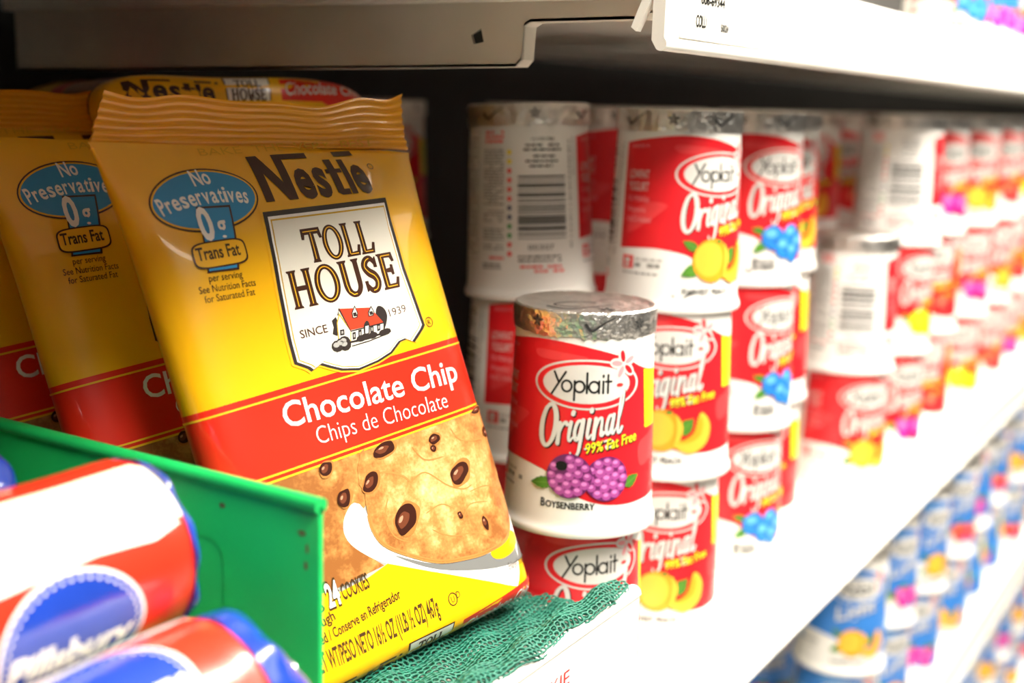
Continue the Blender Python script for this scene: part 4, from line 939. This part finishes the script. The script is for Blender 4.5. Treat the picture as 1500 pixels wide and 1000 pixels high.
roll((0.2300, 0.3480, 0.1330), (0.985, -0.14, 0.03), 40, 'blue ended dough roll at the left edge behind the cream one')
o = box_obj('display_riser', 'shelf_white', -0.02, 0.232, 0.2085, 0.40, 0.0537, 0.0740, 0.001); tag(o, 'low white riser holding up the dough rolls beside the divider', 'riser')

# ------------------------------------------------------------------ red yogurt stacks
G1 = 'red yogurt cups in the near stacks'; G2 = 'red yogurt cups in the far front row'; G3 = 'red yogurt cups standing farther back'; G4 = 'blue yogurt cups on the lower shelf'
cup('boysenberry', 0.469, 0.254, SH, 0, 'boysenberry yogurt cup in front, foil top showing, upper one of the low stack', G1)
cup('boysenberry', 0.476, 0.2595, 0, 17, 'yogurt cup at the foot of the low stack under the boysenberry cup', G1)
cup('peach', 0.5680, 0.2590, 2*SH, 38, 'harvest peach yogurt cup on top of its stack, next to the bar code cup', G1)
cup('peach', 0.5670, 0.2580, SH, 0, 'harvest peach yogurt cup in the middle of its stack, right of the boysenberry cup', G1)
cup('peach', 0.5670, 0.2595, 0, 6, 'harvest peach yogurt cup at the bottom of its stack beside the shelf end', G1)
cup('peach', 0.5480, 0.3300, 2*SH, 140, 'tilted yogurt cup with bar code and coloured dots turned to the front', G1, tilt=(math.radians(-5), math.radians(-3.0)))
cup('peach', 0.5470, 0.3300, SH, 48, 'shaded yogurt cup directly under the bar code cup', G1)
cup('boysenberry', 0.5480, 0.3310, 0, 40, 'shaded yogurt cup at the foot of the bar code stack', G1)
cup('blueberry', 0.6800, 0.2660, 2*SH, 36, 'blueberry yogurt cup on top of its stack, right of the harvest peach stack', G1)
cup('blueberry', 0.6790, 0.2650, SH, 46, 'blueberry yogurt cup in the middle of its stack, right of the harvest peach stack', G1)
cup('blueberry', 0.6800, 0.2660, 0, 36, 'blueberry yogurt cup at the bottom of its stack, right of the harvest peach stack', G1)
cup('peach', 0.7500, 0.2800, 2*SH, 30, 'top yogurt cup mostly hidden right behind the blueberry stack', G1)
cup('peach', 0.7500, 0.2800, SH, 0, 'middle yogurt cup with a yellow fruit edge right behind the blueberry stack', G1)
cup('pineapple', 0.7500, 0.2800, 0, 0, 'bottom yogurt cup mostly hidden right behind the blueberry stack', G1)
fl = ['peach', 'cherry', 'strawberry', 'pineapple', 'strawberry', 'cherry', 'peach', 'strawberry', 'pineapple']
rnd = random.Random(12)
XS = [0.880, 0.972, 1.082, 1.196, 1.30, 1.405, 1.51, 1.615, 1.72, 1.825]; rows = {0: XS, 1: XS, 2: XS[1:]}
for k in (0, 1, 2):
    for i, x in enumerate(rows[k]):
        off = rnd.uniform(15, 55)
        if (k, i) in ((1, 0), (2, 0)): off = 138
        elif i == 0: off = 35
        x += rnd.uniform(-0.0008, 0.0008); y = 0.2575+[0.001, -0.002, 0.003, 0, -0.001, 0.002, 0, 0.001, -0.002, 0][i if k < 2 else i+1]
        what = 'far yogurt cup, bar code turned to the front' if off == 138 else 'far red yogurt cup'
        cup(fl[(i+2*k) % len(fl)], x, y, k*SH, off, '%s, %s tier, %s past the dark gap' % (what, TIER[k], ordw(i)), G2)
for k in (0, 1, 2):
    for i, x in enumerate([0.865, 0.962, 1.06, 1.17, 1.28, 1.40, 1.52]):
        cup(fl[(i+k+3) % len(fl)], x+0.02, 0.338+0.001*(i % 3), k*SH, rnd.uniform(-20, 60), 'second-row yogurt cup, %s tier, %s from the dark gap' % (TIER[k], ordw(i)), G3)
for k in (0, 1, 2):
    for i, (x, y) in enumerate([(0.7000, 0.5500), (0.7400, 0.4500), (0.6700, 0.3550), (0.7650, 0.3620)]):
        cup(fl[(i+k) % len(fl)], x, y, k*SH, rnd.uniform(-10, 60), 'dark yogurt cup at the back, %s tier, %s' % (TIER[k], ['left of the bar code stack', 'deep behind the bar code stack', 'behind the harvest peach stack', 'behind the blueberry stack'][i]), G3)
# ------------------------------------------------------------------ blue cups on the lower shelf
ZL = -0.226; bf = ['strawberry', 'peach', 'cherry', 'peach', 'strawberry', 'cherry']
for k in (0, 1):
    for i in range(11):
        x = 0.880+0.098*i + 0.004*math.sin(i*2.3)
        cup(bf[(i+k) % 6], x, 0.2455+0.003*math.sin(i*1.7), ZL+k*SH, rnd.uniform(0, 60), 'blue lower-shelf yogurt cup, %s tier, %s from the left in front row' % (['bottom', 'upper'][k], ordw(i)), G4, light=True)
for k in (0, 1):
    for i in range(10):
        x = 0.929+0.098*i + 0.004*math.sin(i*2.9)
        cup(bf[(i+k+2) % 6], x, 0.324+0.003*math.sin(i*1.3), ZL+k*SH, rnd.uniform(0, 60), 'blue lower-shelf yogurt cup, %s tier, %s from the left in second row' % (['bottom', 'upper'][k], ordw(i)), G4, light=True)
for i in range(6):
    cup(bf[i], 1.30+0.095*i, 0.245, -0.452, rnd.uniform(0, 60), 'blurred blue yogurt cup on the lowest shelf, bottom tier, %s in line' % ordw(i), 'blue yogurt cups on the lowest shelf', light=True)
    cup(bf[i], 1.30+0.095*i, 0.245, -0.452+SH, rnd.uniform(0, 60), 'blurred blue yogurt cup on the lowest shelf, upper tier, %s in line' % ordw(i), 'blue yogurt cups on the lowest shelf', light=True)
for i, (x, kd) in enumerate(((1.03, 'blueberry'), (1.15, 'cherry'), (1.26, 'cherry'), (1.36, 'strawberry'))):
    cup(kd, x, 0.246, 0.3225, 30, 'yogurt cup foot showing over the upper rail, %s in line' % ordw(i), 'yogurt cups on the upper shelf', light=(i % 2 == 1))
